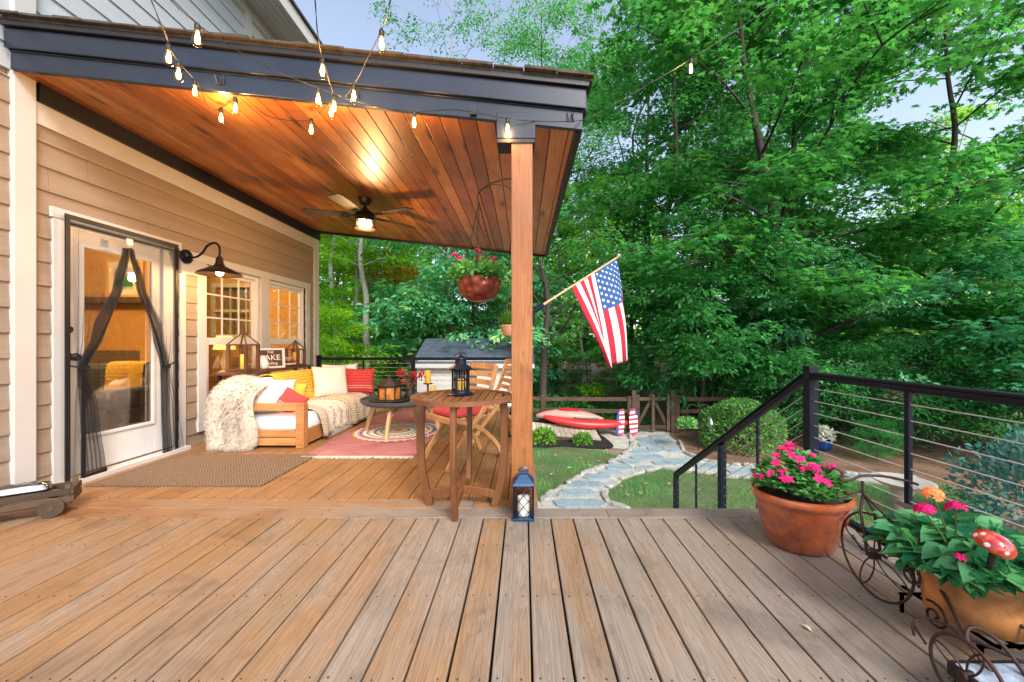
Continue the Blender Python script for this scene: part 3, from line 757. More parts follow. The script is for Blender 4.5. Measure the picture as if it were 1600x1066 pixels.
railing('cable_railing', 'black cable railing across the far end of the covered porch behind the coffee table', ((-3.525,6.735,0),(.035,6.735,0)), [(0,.066),(.215,.026),(.455,.064),(.68,.026),(1,.062)], .845)
railing('cable_railing', 'black cable railing down the side of the porch hidden behind the cedar post', ((.035,6.66,0),(.035,2.82,0)), [(.02,.056),(.25,.024),(.5,.062),(.75,.024),(.985,.056)], .845)
def stair_rail():
    t = thing('stair_railing', 'black sloping stair railing running down from the corner post to the lawn', 'stair railing', (1.875, 3.7, -.6))
    A, B = Vector((1.875,2.59,.875)), Vector((1.875,4.775,-.51))
    sl = (B.z-A.z)/(B.y-A.y)
    def zr(y): return A.z+(y-A.y)*sl
    for y, w, e in ((4.80,.055,.03),(4.24,.020,0),(3.69,.058,0),(3.125,.020,0)):
        zt = zr(y)+(.03 if e else -.035); b = MB(); b.bb(1.875-w/2,1.875+w/2,y-w/2,y+w/2,max(GZ,zt-1.05),zt); b.build('post', [M['blackmetal']], t, bevel=.003)
    b = MB(); b.bar(A, B, .048, .034); b.bar(A+Vector((0,.012,.027)), B+Vector((0,.012,.027)), .058, .016); b.build('top_rail', [M['blackmetal']], t, bevel=.005)
    for i in range(9):
        o = -.10-i*.085; b = MB(); b.tube([A+Vector((0,0,o)), B+Vector((0,0,o))], .0028, 6); b.build('cable', [M['cable']], t)
stair_rail()
# ================================================================== soft goods helpers
def grid_cloth(name, rows, mats, parent, sub=0, thick=.012, smooth=180, both=True):
    """rows: list of rows of points -> cloth sheet with uv and thickness"""
    k, n = len(rows), len(rows[0]); me = bpy.data.meshes.new(name)
    vs = [tuple(p) for r in rows for p in r]
    fs = [(i*n+j, i*n+j+1, (i+1)*n+j+1, (i+1)*n+j) for i in range(k-1) for j in range(n-1)]
    me.from_pydata(vs, [], fs)
    for m in (mats if isinstance(mats,(list,tuple)) else [mats]): me.materials.append(m)
    uv = me.uv_layers.new(name='UVMap')
    for p in me.polygons:
        for li in p.loop_indices:
            v = me.loops[li].vertex_index; uv.data[li].uv = ((v % n)/(n-1), (v//n)/(k-1))
    me.polygons.foreach_set('use_smooth', [True]*len(me.polygons))
    o = bpy.data.objects.new(name, me); COL.objects.link(o)
    if sub:
        s = o.modifiers.new('sub', 'SUBSURF'); s.levels = sub; s.render_levels = sub
    if thick:
        s = o.modifiers.new('thick', 'SOLIDIFY'); s.thickness = thick; s.offset = 0
    if parent is not None: adopt(o, parent)
    return o
def pillow(name, label, c, w, h, t, rot, mt, cat='pillow', group=None, seed=0, corner=.06):
    """stuffed square cushion: w x h, thickness t; rot euler; local z = height, y = thickness"""
    r = random.Random(seed); n = 18; R = Euler(rot).to_matrix(); c = Vector(c)
    me = bpy.data.meshes.new(name); vs = []; uvs = []; fs = []
    for side in (-1, 1):
        for i in range(n+1):
            for j in range(n+1):
                a, e = 2*j/n-1, 2*i/n-1
                pinch = 1-corner*(1-abs(a)**2.0)*abs(e)**3, 1-corner*(1-abs(e)**2.0)*abs(a)**3
                x = a*w/2*pinch[1]; z = e*h/2*pinch[0]
                y = side*t/2*(max(0,(1-abs(a)**2.6))*max(0,(1-abs(e)**2.6)))**.5
                y += .010*math.sin(a*5+seed)*math.sin(e*4+seed*2)*(1-a*a)*(1-e*e)
                z -= .02*h*(1-a*a)*max(0, e)
                vs.append(tuple(c+R@Vector((x,y,z)))); uvs.append((j/n, i/n))
    N = (n+1)**2
    for s in (0, 1):
        for i in range(n):
            for j in range(n):
                q = [s*N+i*(n+1)+j, s*N+i*(n+1)+j+1, s*N+(i+1)*(n+1)+j+1, s*N+(i+1)*(n+1)+j]
                fs.append(q if s == 0 else q[::-1])
    me.from_pydata(vs, [], fs); me.materials.append(mt)
    uv = me.uv_layers.new(name='UVMap')
    for l in me.loops: uv.data[l.index].uv = uvs[l.vertex_index]
    me.polygons.foreach_set('use_smooth', [True]*len(me.polygons))
    import bmesh
    bm = bmesh.new(); bm.from_mesh(me); bmesh.ops.remove_doubles(bm, verts=bm.verts, dist=.0008); bm.to_mesh(me); bm.free()
    o = bpy.data.objects.new(name, me); COL.objects.link(o)
    return tag(o, label, cat, group)
def strands(name, rows, mt, parent, n, length, width, seed=1, droop=.5):
    """shaggy pile: thin tapering slips of wool rooted over a sheet"""
    r = np.random.default_rng(seed); A = np.array([[tuple(p) for p in row] for row in rows]); k, m = A.shape[:2]
    u = r.random(n)*(k-1); v = r.random(n)*(m-1); i = np.minimum(u.astype(int), k-2); j = np.minimum(v.astype(int), m-2); fu = (u-i)[:,None]; fv = (v-j)[:,None]
    p = A[i,j]*(1-fu)*(1-fv)+A[i+1,j]*fu*(1-fv)+A[i,j+1]*(1-fu)*fv+A[i+1,j+1]*fu*fv
    nrm = np.cross(A[i+1,j]-A[i,j], A[i,j+1]-A[i,j]); nrm /= np.linalg.norm(nrm,axis=1)[:,None]+1e-9
    s = np.sign((nrm*np.array([.6,-.5,.6])).sum(1))[:,None]; nrm = nrm*np.where(s == 0, 1, s)
    d = nrm*.55+r.normal(0,.45,(n,3))+np.array([0,0,-droop]); d /= np.linalg.norm(d,axis=1)[:,None]
    L = length*(.6+.8*r.random(n))[:,None]; sd = np.cross(d, r.normal(0,1,(n,3))); sd /= np.linalg.norm(sd,axis=1)[:,None]; sd *= width
    tip = p+d*L+np.array([0,0,-1])*L*.35
    co = np.stack([p-sd, p+sd, p+d*L*.55+sd*.7, tip, p+d*L*.55-sd*.7], 1).reshape(-1,3)
    loops = np.arange(5*n); me = rawmesh(name, co, loops, np.arange(n)*5, np.full(n,5), mt)
    return link_mesh(name, me, parent)

# ================================================================== sofa
def sofa():
    x0, x1, y0, y1 = -3.14, -2.31, 4.10, 6.05
    t = thing('sofa', 'low golden wood daybed sofa with a white mattress along the window wall', 'sofa', ((x0+x1)/2, (y0+y1)/2, 0))
    for ya in (y0, y1-.09):
        b = MB()
        b.bb(x1-.085, x1, ya, ya+.09, .0, .47); b.bb(x0, x0+.085, ya, ya+.09, .0, .47)
        b.bb(x0+.086, x1-.086, ya+.002, ya+.088, .395, .47); b.bb(x0+.086, x1-.086, ya+.006, ya+.084, .115, .185); b.bb(x0+.086, x1-.086, ya+.002, ya+.088, .03, .108)
        b.build('arm', [M['sofawood']], t, bevel=.005)
    b = MB(); b.bb(x1-.05, x1-.01, y0+.091, y1-.091, .03, .185); b.bb(x0+.01, x0+.05, y0+.091, y1-.091, .03, .185); b.bb(x0+.05, x1-.05, y0+.091, y1-.091, .10, .15)
    b.build('base_frame', [M['sofawood']], t, bevel=.004)
    b = MB(); b.bb(x0+.0, x0+.05, y0+.091, y1-.091, .36, .62); b.build('backrest', [M['sofawood']], t, bevel=.005)
    # soft mattress
    b = MB(); rings = []; n = 28
    for ys, k in ((y0+.095,.86),(y0+.11,.96),(y0+.16,1.0),(5.0,1.01),(5.6,1.0),(y1-.16,1.0),(y1-.11,.96),(y1-.095,.86)):
        ring = []
        for j in range(n):
            a = 2*pi*j/n; ca, sa = math.cos(a), math.sin(a)
            ring.append(((x0+x1)/2+.012+.40*k*math.copysign(abs(ca)**.22,ca), ys, .258+.092*k*math.copysign(abs(sa)**.35,sa)+.006*math.sin(ys*7+j)))
        rings.append(ring)
    b.loft(rings); b.build('mattress', [M['mattress']], t, smooth=60)
    b = MB(); rings = []
    for ys, k in ((y0+.2,.8),(y0+.24,1),(5.0,1.03),(y1-.2,1),(y1-.16,.8)):
        ring = []
        for j in range(20):
            a = 2*pi*j/20; ca, sa = math.cos(a), math.sin(a)
            z = .50+.20*k*math.copysign(abs(sa)**.4,sa); ring.append((x0+.16-(z-.5)*.25+.085*k*math.copysign(abs(ca)**.4,ca), ys, z))
        rings.append(ring)
    b.loft(rings); b.build('back_cushion', [M['mattress']], t, smooth=60)
sofa()
def drape(profile, ya, yb, n=14, rip=.012, seed=0, edge=.02):
    """profile (x,z) points swept along y; ripples grow along the hang"""
    r = random.Random(seed); rows = []
    for i, (x, z) in enumerate(profile):
        rows.append([(x+rip*math.sin(j*1.7+i*.35+seed)+r.uniform(-.003,.003), ya+(yb-ya)*j/(n-1)+edge*math.sin(i*.8+seed), z+rip*.6*math.sin(j*1.3+seed)) for j in range(n)])
    return rows
# yellow honeycomb blanket over the backrest
prof = [(-2.80,.375),(-2.84,.45),(-2.86,.54),(-2.885,.63),(-2.92,.70),(-2.98,.735),(-3.07,.735),(-3.15,.70),(-3.18,.60),(-3.185,.45)]
rows = drape(prof, 4.60, 5.62, 18, .008, 3)
tag(grid_cloth('throw_blanket', rows, M['yellowknit'], None, 1, .014), 'yellow honeycomb knit blanket spread over the sofa backrest', 'blanket')
# shaggy throw over the near end
def shag():
    t = thing('throw_blanket', 'shaggy cream fur throw falling over the near end of the sofa to the floor', 'blanket', (-3.0, 4.05, 0))
    rows = []
    path = [(4.62,.70),(4.50,.735),(4.36,.73),(4.22,.69),(4.12,.62),(4.06,.53),(4.035,.44),(4.03,.34),(4.03,.24),(4.03,.15),(4.02,.07),(4.0,.022)]
    for i, (y, z) in enumerate(path):
        f = i/(len(path)-1); row = []
        xl = -3.20-.06*math.sin(f*3)-.02*f; xr = -2.86+.08*math.sin(f*2.6)+.035*math.sin(f*9)
        for j in range(12):
            g = j/11; dip = (.14*g if i < 5 else 0)*(1-i/5)
            row.append((xl+(xr-xl)*g, y-.02*math.sin(g*8+f*3)-.012*math.sin(g*17), z-dip+(.012*math.sin(g*7) if i<10 else 0)))
        rows.append(row)
    grid_cloth('fur_sheet', rows, M['fur'], t, 1, .02)
    o = strands('shag_pile', rows, M['fur'], t, 34000, .032, .0011, 4)
shag()
def knitthrow():
    t = thing('throw_blanket', 'white fringed knit throw hanging over the front edge of the sofa seat', 'blanket', (-2.4, 4.9, .3))
    prof = [(-2.86,.365),(-2.72,.372),(-2.58,.375),(-2.44,.37),(-2.33,.352),(-2.285,.30),(-2.27,.23),(-2.268,.15),(-2.262,.075)]
    rows = [[(p[0], p[1]+.14*max(0,(i-4))/5*(j/13-.2), p[2]) for j, p in enumerate(r)] for i, r in enumerate(drape(prof, 4.44, 5.02, 14, .016, 5))]
    grid_cloth('knit_sheet', rows, M['fur'], t, 1, .016); strands('shag_pile', rows, M['fur'], t, 9000, .022, .0012, 9)
    b = MB()
    for j in range(26):
        y = 4.50+.64*j/25; b.tube([(-2.262,y,.08),(-2.256,y+.005,.045),(-2.25,y+rnd.uniform(-.01,.01),.012)], [.003,.003,.0015], 5)
    b.build('fringe', [M['fur']], t)
knitthrow()
prof = [(-2.84,.366),(-2.70,.374),(-2.55,.378),(-2.40,.372),(-2.315,.35),(-2.272,.29),(-2.255,.20),(-2.25,.11),(-2.245,.03)]
tag(grid_cloth('throw_blanket', drape(prof, 5.06, 5.86, 14, .016, 7), M['beigeknit'], None, 1, .014), 'beige open knit blanket covering the far half of the sofa seat', 'blanket')
prof = [(-2.55,.385),(-2.42,.385),(-2.31,.365),(-2.258,.31),(-2.236,.23),(-2.228,.14),(-2.222,.06)]
tag(grid_cloth('scarf_throw', drape(prof, 4.36, 4.50, 6, .012, 9), M['beigeknit'], None, 1, .012), 'narrow tan knit strip hanging beside the white throw', 'blanket')
pillow('pillow', 'cream pillow leaning at the near end of the sofa beside the fur throw', (-2.78,4.33,.525), .42,.40,.17, (-.35,.10,.55), M['cream'], seed=1)
pillow('pillow', 'round-cornered red woven pillow propped at the near wooden arm', (-2.60,4.36,.455), .28,.26,.13, (-.4,.6,.3), M['kilim'], seed=2)
pillow('pillow', 'small mustard pillow half hidden behind the red one', (-2.72,4.52,.50), .34,.34,.14, (-.3,.2,.5), M['mustard'], seed=3)
pillow('pillow', 'large plain cream pillow standing against the yellow blanket', (-2.68,5.42,.575), .46,.44,.17, (-.22,0,.80), M['cream'], seed=4)
pillow('pillow', 'white pillow tucked behind the large cream pillow', (-2.72,5.80,.60), .50,.40,.16, (-.2,0,.6), M['mattress'], seed=5)
pillow('pillow', 'red banded pillow leaning on the far arm of the sofa', (-2.44,5.76,.55), .46,.38,.15, (-.25,.03,.25), M['kilim'], seed=6)

# ================================================================== console and what stands on it
def console():
    t = thing('console_table', 'narrow dark console table behind the sofa under the windows', 'table', (-3.38, 5.2, 0))
    b = MB(); b.bb(-3.545,-3.27,4.46,6.08,.735,.765); b.build('tabletop', [M['darkwood']], t, bevel=.003)
    for y in (4.52, 6.02):
        for x in (-3.52,-3.30):
            b = MB(); b.bb(x-.015,x+.015,y-.015,y+.015,0,.734); b.build('leg', [M['ironblack']], t)
        b = MB(); s = 1 if y < 5 else -1
        pts = [(-3.295, y+s*(.16+.08*k/20*math.cos(k*.55)), .60+.08*k/20*math.sin(k*.55)) for k in range(21)]
        b.tube(pts+[(-3.295,y+s*.03,.72)], .007, 6); b.build('scroll', [M['ironblack']], t, smooth=60)
console()
def frame_lantern(name, label, c, w, h):
    t = thing(name, label, 'lantern', c); x, y, z = c; q = w/2; r = h*.62
    b = MB(); b.bb(x-q-.02,x+q+.02,y-q-.02,y+q+.02,z,z+.03); b.build('base', [M['darkwood']], t, bevel=.003)
    for sx in (-1,1):
        for sy in (-1,1):
            b = MB(); b.bb(x+sx*q-.016,x+sx*q+.016,y+sy*q-.016,y+sy*q+.016,z+.03,z+r); b.build('upright', [M['darkwood']], t)
    b = MB()
    for sx in (-1,1):
        b.bar((x+sx*q,y-q-.02,z+r+.01),(x+sx*q,y+q+.02,z+r+.01),.03,.02); b.bar((x-q-.0,y+sx*q,z+r+.011),(x+q,y+sx*q,z+r+.011),.026,.017)
    for sx in (-1,1):
        for sy in (-1,1): b.bar((x+sx*q*1.05,y+sy*q*1.05,z+r+.02),(x+sx*.02,y+sy*.02,z+h*.90),.014,.014)
    b.lathe([(.045,h*.88),(.045,h*.91),(.02,h*.93),(.025,h*.96),(.008,h)], 10, (x,y,z)); b.build('roof_frame', [M['darkwood']], t)
    b = MB(); b.lathe([(.035,.031),(.036,.032),(.036,.20),(.03,.205)], 16, (x,y,z)); b.build('candle', [M['candleyellow']], t, smooth=50)
frame_lantern('frame_lantern', 'tall open wooden lantern at the near end of the console table', (-3.40,4.74,.765), .21, .50)
frame_lantern('frame_lantern', 'smaller open wooden lantern at the far end of the console table', (-3.40,5.82,.765), .17, .38)
def text(body, size, mat, parent, name, loc, rot, ext=.002, align='CENTER', sx=1):
    cu = bpy.data.curves.new(name, 'FONT'); cu.body = body; cu.size = size; cu.extrude = ext; cu.align_x = align; cu.align_y = 'CENTER'
    o = bpy.data.objects.new(name, cu); COL.objects.link(o); cu.materials.append(mat)
    R = Euler(rot).to_matrix().to_4x4()
    o.matrix_world = Matrix.Translation(Vector(loc)) @ R @ Matrix.Diagonal((sx,1,1,1))
    dg = bpy.context.evaluated_depsgraph_get(); me = bpy.data.meshes.new_from_object(o.evaluated_get(dg))
    me.transform(Matrix.Translation(Vector(loc)) @ R @ Matrix.Diagonal((sx,1,1,1))); bpy.data.objects.remove(o)
    return link_mesh(name, me, parent)
def sign():
    t = thing('framed_sign', 'white framed brown sign lettered LAKE standing on the console table', 'sign', (-3.42,5.28,.765))
    c = Vector((-3.42,5.28,.765)); nrm = Vector((.80,-.60,0)); R = Matrix.Rotation(math.atan2(nrm.y,nrm.x)+pi/2,4,'Z')
    Mx = Matrix.Translation(c)@R@Matrix.Rotation(-.10,4,'X')
    def put(b): b.v = [tuple(Mx@Vector(p)) for p in b.v]; return b
    w, h = .33, .27
    b = MB(); b.bb(-w/2,w/2,-.008,.008,.02,h-.02); put(b).build('board', [M['oldwood']], t)
    b = MB()
    for a in ((-w/2-.012,-w/2+.022,0,h),(w/2-.022,w/2+.012,0,h),(-w/2+.022,w/2-.022,0,.026),(-w/2+.022,w/2-.022,h-.026,h)): b.bb(a[0],a[1],-.02,.0085,a[2],a[3])
    put(b).build('frame', [M['doorwhite']], t, bevel=.002)
    for s, size, z in (('THE',.045,.215),('LAKE',.105,.14),('is calling',.05,.065)):
        o = text(s, size, M['candle'], t, 'lettering', (0,-.0095,z), (pi/2,0,0), .0012); o.data.transform(Mx)
sign()
b = MB(); b.lathe([(.045,0),(.07,.03),(.075,.08),(.05,.14),(.036,.16),(.045,.18)], 24, (-3.36,5.02,.7655)); tag(b.build('vase', [M['candle']], smooth=60), 'white round vase between the tall lantern and the lettered sign', 'vase')
for i, (w, mt) in enumerate(((.20,'oldwood'),(.18,'cream'),(.17,'redcush'))):
    b = MB(); b.bb(-3.46,-3.46+.14,5.52,5.52+w,.7655+i*.028,.7925+i*.028)
    tag(b.build('book', [M[mt]], bevel=.003), ['brown book at the bottom of the pile on the console table','cream book in the middle of the pile on the console table','red book on top of the pile on the console table'][i], 'book')
b = MB(); b.lathe([(.03,0),(.035,.006),(.075,.05),(.07,.05),(.03,.012)], 20, (-3.39,5.61,.85)); tag(b.build('bowl', [M['cream']], smooth=60), 'small pale bowl resting on the pile of books', 'bowl')

# ================================================================== coffee table
def coffee():
    cx, cy = -1.50, 4.85
    t = thing('coffee_table', 'oval charcoal tray coffee table on splayed pale wooden legs', 'coffee table', (cx, cy, 0))
    b = MB(); b.lathe([(.40,.365),(.455,.372),(.49,.40),(.495,.43),(.478,.432),(.468,.405),(.02,.402)], 48, (cx,cy,0)); b.build('tray_top', [M['charcoal']], t, smooth=40)
    for k, a in enumerate((-95,175,85,-5)):
        a = math.radians(a); d = Vector((math.cos(a),math.sin(a),0)); sd = Vector((-d.y,d.x,0))
        b = MB(); c = Vector((cx,cy,0))
        b.rect([c+d*.30+Vector((0,0,.363)), c+d*.37+Vector((0,0,.30)), c+d*.43+Vector((0,0,.16)), c+d*.47], [.075,.06,.05,.036], .034, up=sd)
        b.bar(c+d*.34+Vector((0,0,.27)), c+d*.03+Vector((0,0,.325)), .03, .045); b.build('leg', [M['palewood']], t, bevel=.006)
coffee()
def hut():
    c = Vector((-1.62,4.72,.405)); t = thing('candle_lantern', 'low dark house-shaped lantern with amber glass on the coffee table', 'lantern', c)
    b = MB(); b.lathe([(.20,.0),(.22,.02),(.21,.024),(.05,.022)], 28, c, sx=1.1); b.build('dish', [M['ironblack']], t, smooth=40)
    b = MB(); b.lathe([(.125,.03),(.13,.06),(.13,.17),(.12,.18)], 8, c); b.build('glass', [M['amber']], t)
    b = MB()
    for k in range(8):
        a = 2*pi*k/8; p = Vector((math.cos(a),math.sin(a),0)); b.bar(c+p*.135+Vector((0,0,.02)), c+p*.135+Vector((0,0,.19)), .014, .014)
    b.lathe([(.155,.185),(.16,.195),(.10,.235),(.05,.27),(.02,.285),(.02,.30),(.006,.33)], 8, c); b.build('cage', [M['ironblack']], t)
hut()
def spray(name, label):
    c = Vector((-1.42,4.88,.405)); t = thing(name, label, 'flowers', c)
    b = MB(); b.lathe([(.05,0),(.07,.05),(.05,.10),(.04,.12)], 14, c); b.build('vase', [M['ironblack']], t, smooth=60)
    b = MB(); b2 = MB()
    for k in range(12):
        a = rnd.uniform(0,2*pi); l = rnd.uniform(.10,.26); tip = c+Vector((math.cos(a)*.14,math.sin(a)*.12,.12+l))
        b.tube([c+Vector((0,0,.1)), (c+tip)/2+Vector((0,0,.08)), tip], [.004,.003,.002], 5)
        for q in range(5):
            p = tip+Vector((rnd.uniform(-.035,.035),rnd.uniform(-.035,.035),rnd.uniform(-.05,.03))); b2.lathe([(.004,-.012),(.013,0),(.004,.012)], 6, p)
    b.build('stems', [M['darkwood']], t); b2.build('berries', [M['petal_red']], t, smooth=60)
spray('berry_spray', 'spray of dark stems with red berries on the coffee table')
for (x, y, h, lab) in ((-1.22,4.98,.16,'taller yellow pillar candle on a dark saucer on the coffee table'),(-1.10,4.74,.12,'shorter yellow pillar candle nearest the bistro table')):
    t = thing('pillar_candle', lab, 'candle', (x,y,.405))
    e = .14 if h > .14 else 0
    b = MB(); b.lathe([(.05,0),(.06,.006),(.02,.012),(.012,.02),(.012,.03+e),(.055,.04+e),(.06,.05+e)], 18, (x,y,.405)); b.build('holder', [M['ironblack']], t, smooth=50)
    b = MB(); b.lathe([(.036,.051+e),(.037,.053+e),(.037,.05+e+h),(.030,.048+e+h)], 18, (x,y,.405)); b.build('wax', [M['candleyellow']], t, smooth=50)
b = MB(); b.lathe([(.525,.012),(.53,.016),(.525,.022),(.01,.022)], 72, (-1.55,4.85,0)); tag(b.build('round_rug', [M['braided']], smooth=40), 'round braided rug with coloured rings under the coffee table', 'rug')
def rug():
    t = thing('fringed_rug', 'faded red flatweave rug with white fringe in front of the sofa', 'rug', (-1.62,5.1,0))
    b = MB(); b.bb(-2.16,-1.06,3.80,6.45,.003,.010); b.build('weave', [M['redrug']], t)
    b = MB(); x = -2.155
    while x < -1.065:
        L = rnd.uniform(.045,.075); b.tube([(x,3.80,.008),(x+rnd.uniform(-.008,.008),3.80-L*.5,.007),(x+rnd.uniform(-.02,.02),3.80-L,.004)], [.0045,.0045,.002], 5); x += .0105
    b.build('fringe', [M['fur']], t)
rug()
b = MB(); b.bb(-3.40,-2.03,3.02,3.86,.002,.011); tag(b.build('door_mat', [M['jute']]), 'large tan herringbone mat lying in front of the glass door', 'mat')

# ================================================================== bistro table
def bistro():
    cx, cy, H = -.42, 2.68, .757
    t = thing('bistro_table', 'round oiled wood bistro table with bowed legs beside the cedar post', 'table', (cx,cy,0))
    R = .345; n = 64; b = MB()
    for i in range(n):      # rim ring of segments
        a0, a1 = 2*pi*i/n, 2*pi*(i+1)/n
        q = lambda r,a,z: (cx+r*math.cos(a), cy+r*math.sin(a), z)
        b.add([q(R-.05,a0,H-.028),q(R,a0,H-.028),q(R,a1,H-.028),q(R-.05,a1,H-.028),q(R-.05,a0,H),q(R,a0,H),q(R,a1,H),q(R-.05,a1,H)],
              [(3,2,1,0),(4,5,6,7),(1,2,6,5),(3,0,4,7)])
    import bmesh
    o = b.build('rim', [M['bistrotop']], t, bevel=0)
    bm = bmesh.new(); bm.from_mesh(o.data); bmesh.ops.remove_doubles(bm, verts=bm.verts, dist=1e-5); bm.to_mesh(o.data); bm.free()
    b = MB(); w = .052; k = 0; x = -R+.05
    while x < R-.05:
        xa, xb = x+.004, min(x+w-.004, R-.051); mx = max(abs(xa),abs(xb))
        L = math.sqrt(max(0,(R-.051)**2-mx*mx))
        if L > .03: b.bb(cx+xa, cx+xb, cy-L, cy+L, H-.024, H-.003)
        x += w
    b.build('slats', [M['bistrotop']], t, bevel=.002)
    b = MB(); b.bb(cx-.29,cx+.29,cy-.02,cy+.02,H-.05,H-.029); b.bb(cx-.02,cx+.02,cy-.29,cy-.021,H-.05,H-.029); b.bb(cx-.02,cx+.02,cy+.021,cy+.29,H-.05,H-.029)
    b.build('under_brace', [M['bistro']], t)
    for a in (-92,-2,88,178):
        a = math.radians(a); d = Vector((math.cos(a),math.sin(a),0)); sd = Vector((-d.y,d.x,0)); c = Vector((cx,cy,0)); b = MB()
        prof = [(.282,.728),(.288,.60),(.290,.47),(.286,.34),(.275,.22),(.255,.12),(.232,.04),(.224,0.0)]
        b.rect(catmull([c+d*r+Vector((0,0,z)) for r, z in prof], 4), .052, .034, up=sd)
        b.build('leg', [M['bistro']], t, bevel=.004)
    for s in range(2):
        pts = []
        for i in range(13):
            f = i/12*2-1; z = .075+.035*(1-f*f)+(.0 if s == 0 else .0)
            pts.append((cx+f*.235,cy-.008*f,z) if s == 0 else (cx+.008*f,cy+f*.235,z+.002))
        b = MB(); b.rect(pts, .052, .026, up=(0,1,0) if s == 0 else (1,0,0)); b.build('stretcher', [M['bistro']], t, bevel=.003)
bistro()
def lantern(name, label, c, s, body, roofm, cand, wire=False, cylinder=True):
    t = thing(name, label, 'lantern', c); c = Vector(c)
    z = lambda v: v*s
    if cylinder:
        b = MB(); b.lathe([(.30*s,0),(.32*s,.02*s),(.27*s,.05*s),(.22*s,.06*s),(.20*s,.10*s),(.04*s,.10*s)], 28, c); b.build('base', [body], t, smooth=45)
        b = MB()
        for k in range(10):
            a = 2*pi*k/10; p = Vector((math.cos(a)*.20*s,math.sin(a)*.20*s,0)); b.bar(c+p+Vector((0,0,.08*s)), c+p+Vector((0,0,.60*s)), .030*s, .030*s)
        for zz in (.12,.36,.58): b.tube([c+Vector((math.cos(2*pi*k/20)*.205*s,math.sin(2*pi*k/20)*.205*s,zz*s)) for k in range(20)], .014*s, 6, closed=True)
        b.build('cage', [body], t)
        b = MB(); b.lathe([(.27*s,.60*s),(.275*s,.64*s),(.20*s,.70*s),(.14*s,.74*s),(.13*s,.84*s),(.17*s,.86*s),(.16*s,.89*s),(.05*s,.94*s),(.02*s,.98*s),(.025*s,1.0*s)], 28, c); b.build('roof', [roofm], t, smooth=45)
        b = MB(); b.tube([c+Vector((.16*s*math.cos(a),0,.86*s+.17*s*math.sin(a))) for a in [pi*i/12 for i in range(13)]], .008*s, 5); b.build('handle', [body], t)
        b = MB(); b.lathe([(.075*s,.105*s),(.08*s,.11*s),(.08*s,.38*s),(.06*s,.37*s)], 18, c); b.build('candle', [cand], t, smooth=50)
    else:
        q = .19*s
        b = MB(); b.bb(c.x-.215*s,c.x+.215*s,c.y-.215*s,c.y+.215*s,c.z,c.z+.05*s); b.build('base', [roofm], t, bevel=.003)
        b = MB()
        for sx in (-1,1):
            for sy in (-1,1): b.bb(c.x+sx*q-.018*s,c.x+sx*q+.018*s,c.y+sy*q-.018*s,c.y+sy*q+.018*s,c.z+.05*s,c.z+.68*s)
        for sx, sy in ((0,-1),(0,1),(-1,0),(1,0)):
            d = Vector((abs(sy),abs(sx),0)); o = Vector((sx*q,sy*q,0))
            def pt(u, v): return c+o+d*u*q+Vector((0,0,(.06+v*.61)*s))
            for k in range(-1, 3):
                for sg in (-1,1):
                    # diamonds: lines of slope +-, clipped to the panel
                    pts = []
                    for i in range(41):
                        u = -1+2*i/40; v = (u*sg+1)/2*.72+k*.36
                        if 0 <= v <= 1: pts.append((u, v))
                    if len(pts) > 1: b.bar(pt(*pts[0]), pt(*pts[-1]), .012*s, .012*s)
        b.build('cage', [body], t)
        b = MB(); sq = [(-1,-1),(1,-1),(1,1),(-1,1)]; rings = []
        for r, zz in ((.215,.68),(.225,.70),(.20,.74),(.10,.86),(.085,.88),(.085,.93)): rings.append([(c.x+u*r*s,c.y+v*r*s,c.z+zz*s) for u,v in sq])
        b.loft(rings); b.build('roof', [roofm], t, bevel=.003)
        b = MB(); b.tube([c+Vector((.10*s*math.cos(a),0,.93*s+.075*s*math.sin(a))) for a in [pi*i/10 for i in range(11)]], .016*s, 6); b.build('handle', [roofm], t)
        b = MB(); b.lathe([(.115*s,.055*s),(.12*s,.07*s),(.12*s,.42*s),(.09*s,.43*s)], 20, c); b.build('candle', [cand], t, smooth=50)
lantern('candle_lantern', 'black round lantern with a yellow candle standing on the bistro table', (-.435,2.70,.757), .285, M['blackmetal'], M['blackmetal'], M['candleyellow'])
lantern('candle_lantern', 'blue topped lantern with crisscross wire and white candle at the foot of the post', (0,2.50,.0), .315, M['blackmetal'], M['bluemetal'], M['candle'], cylinder=False)
lantern('candle_lantern', 'dark lantern on the porch floor half hidden behind the cedar post', (-.13,4.68,.0), .33, M['blackmetal'], M['blackmetal'], M['candleyellow'], cylinder=False)

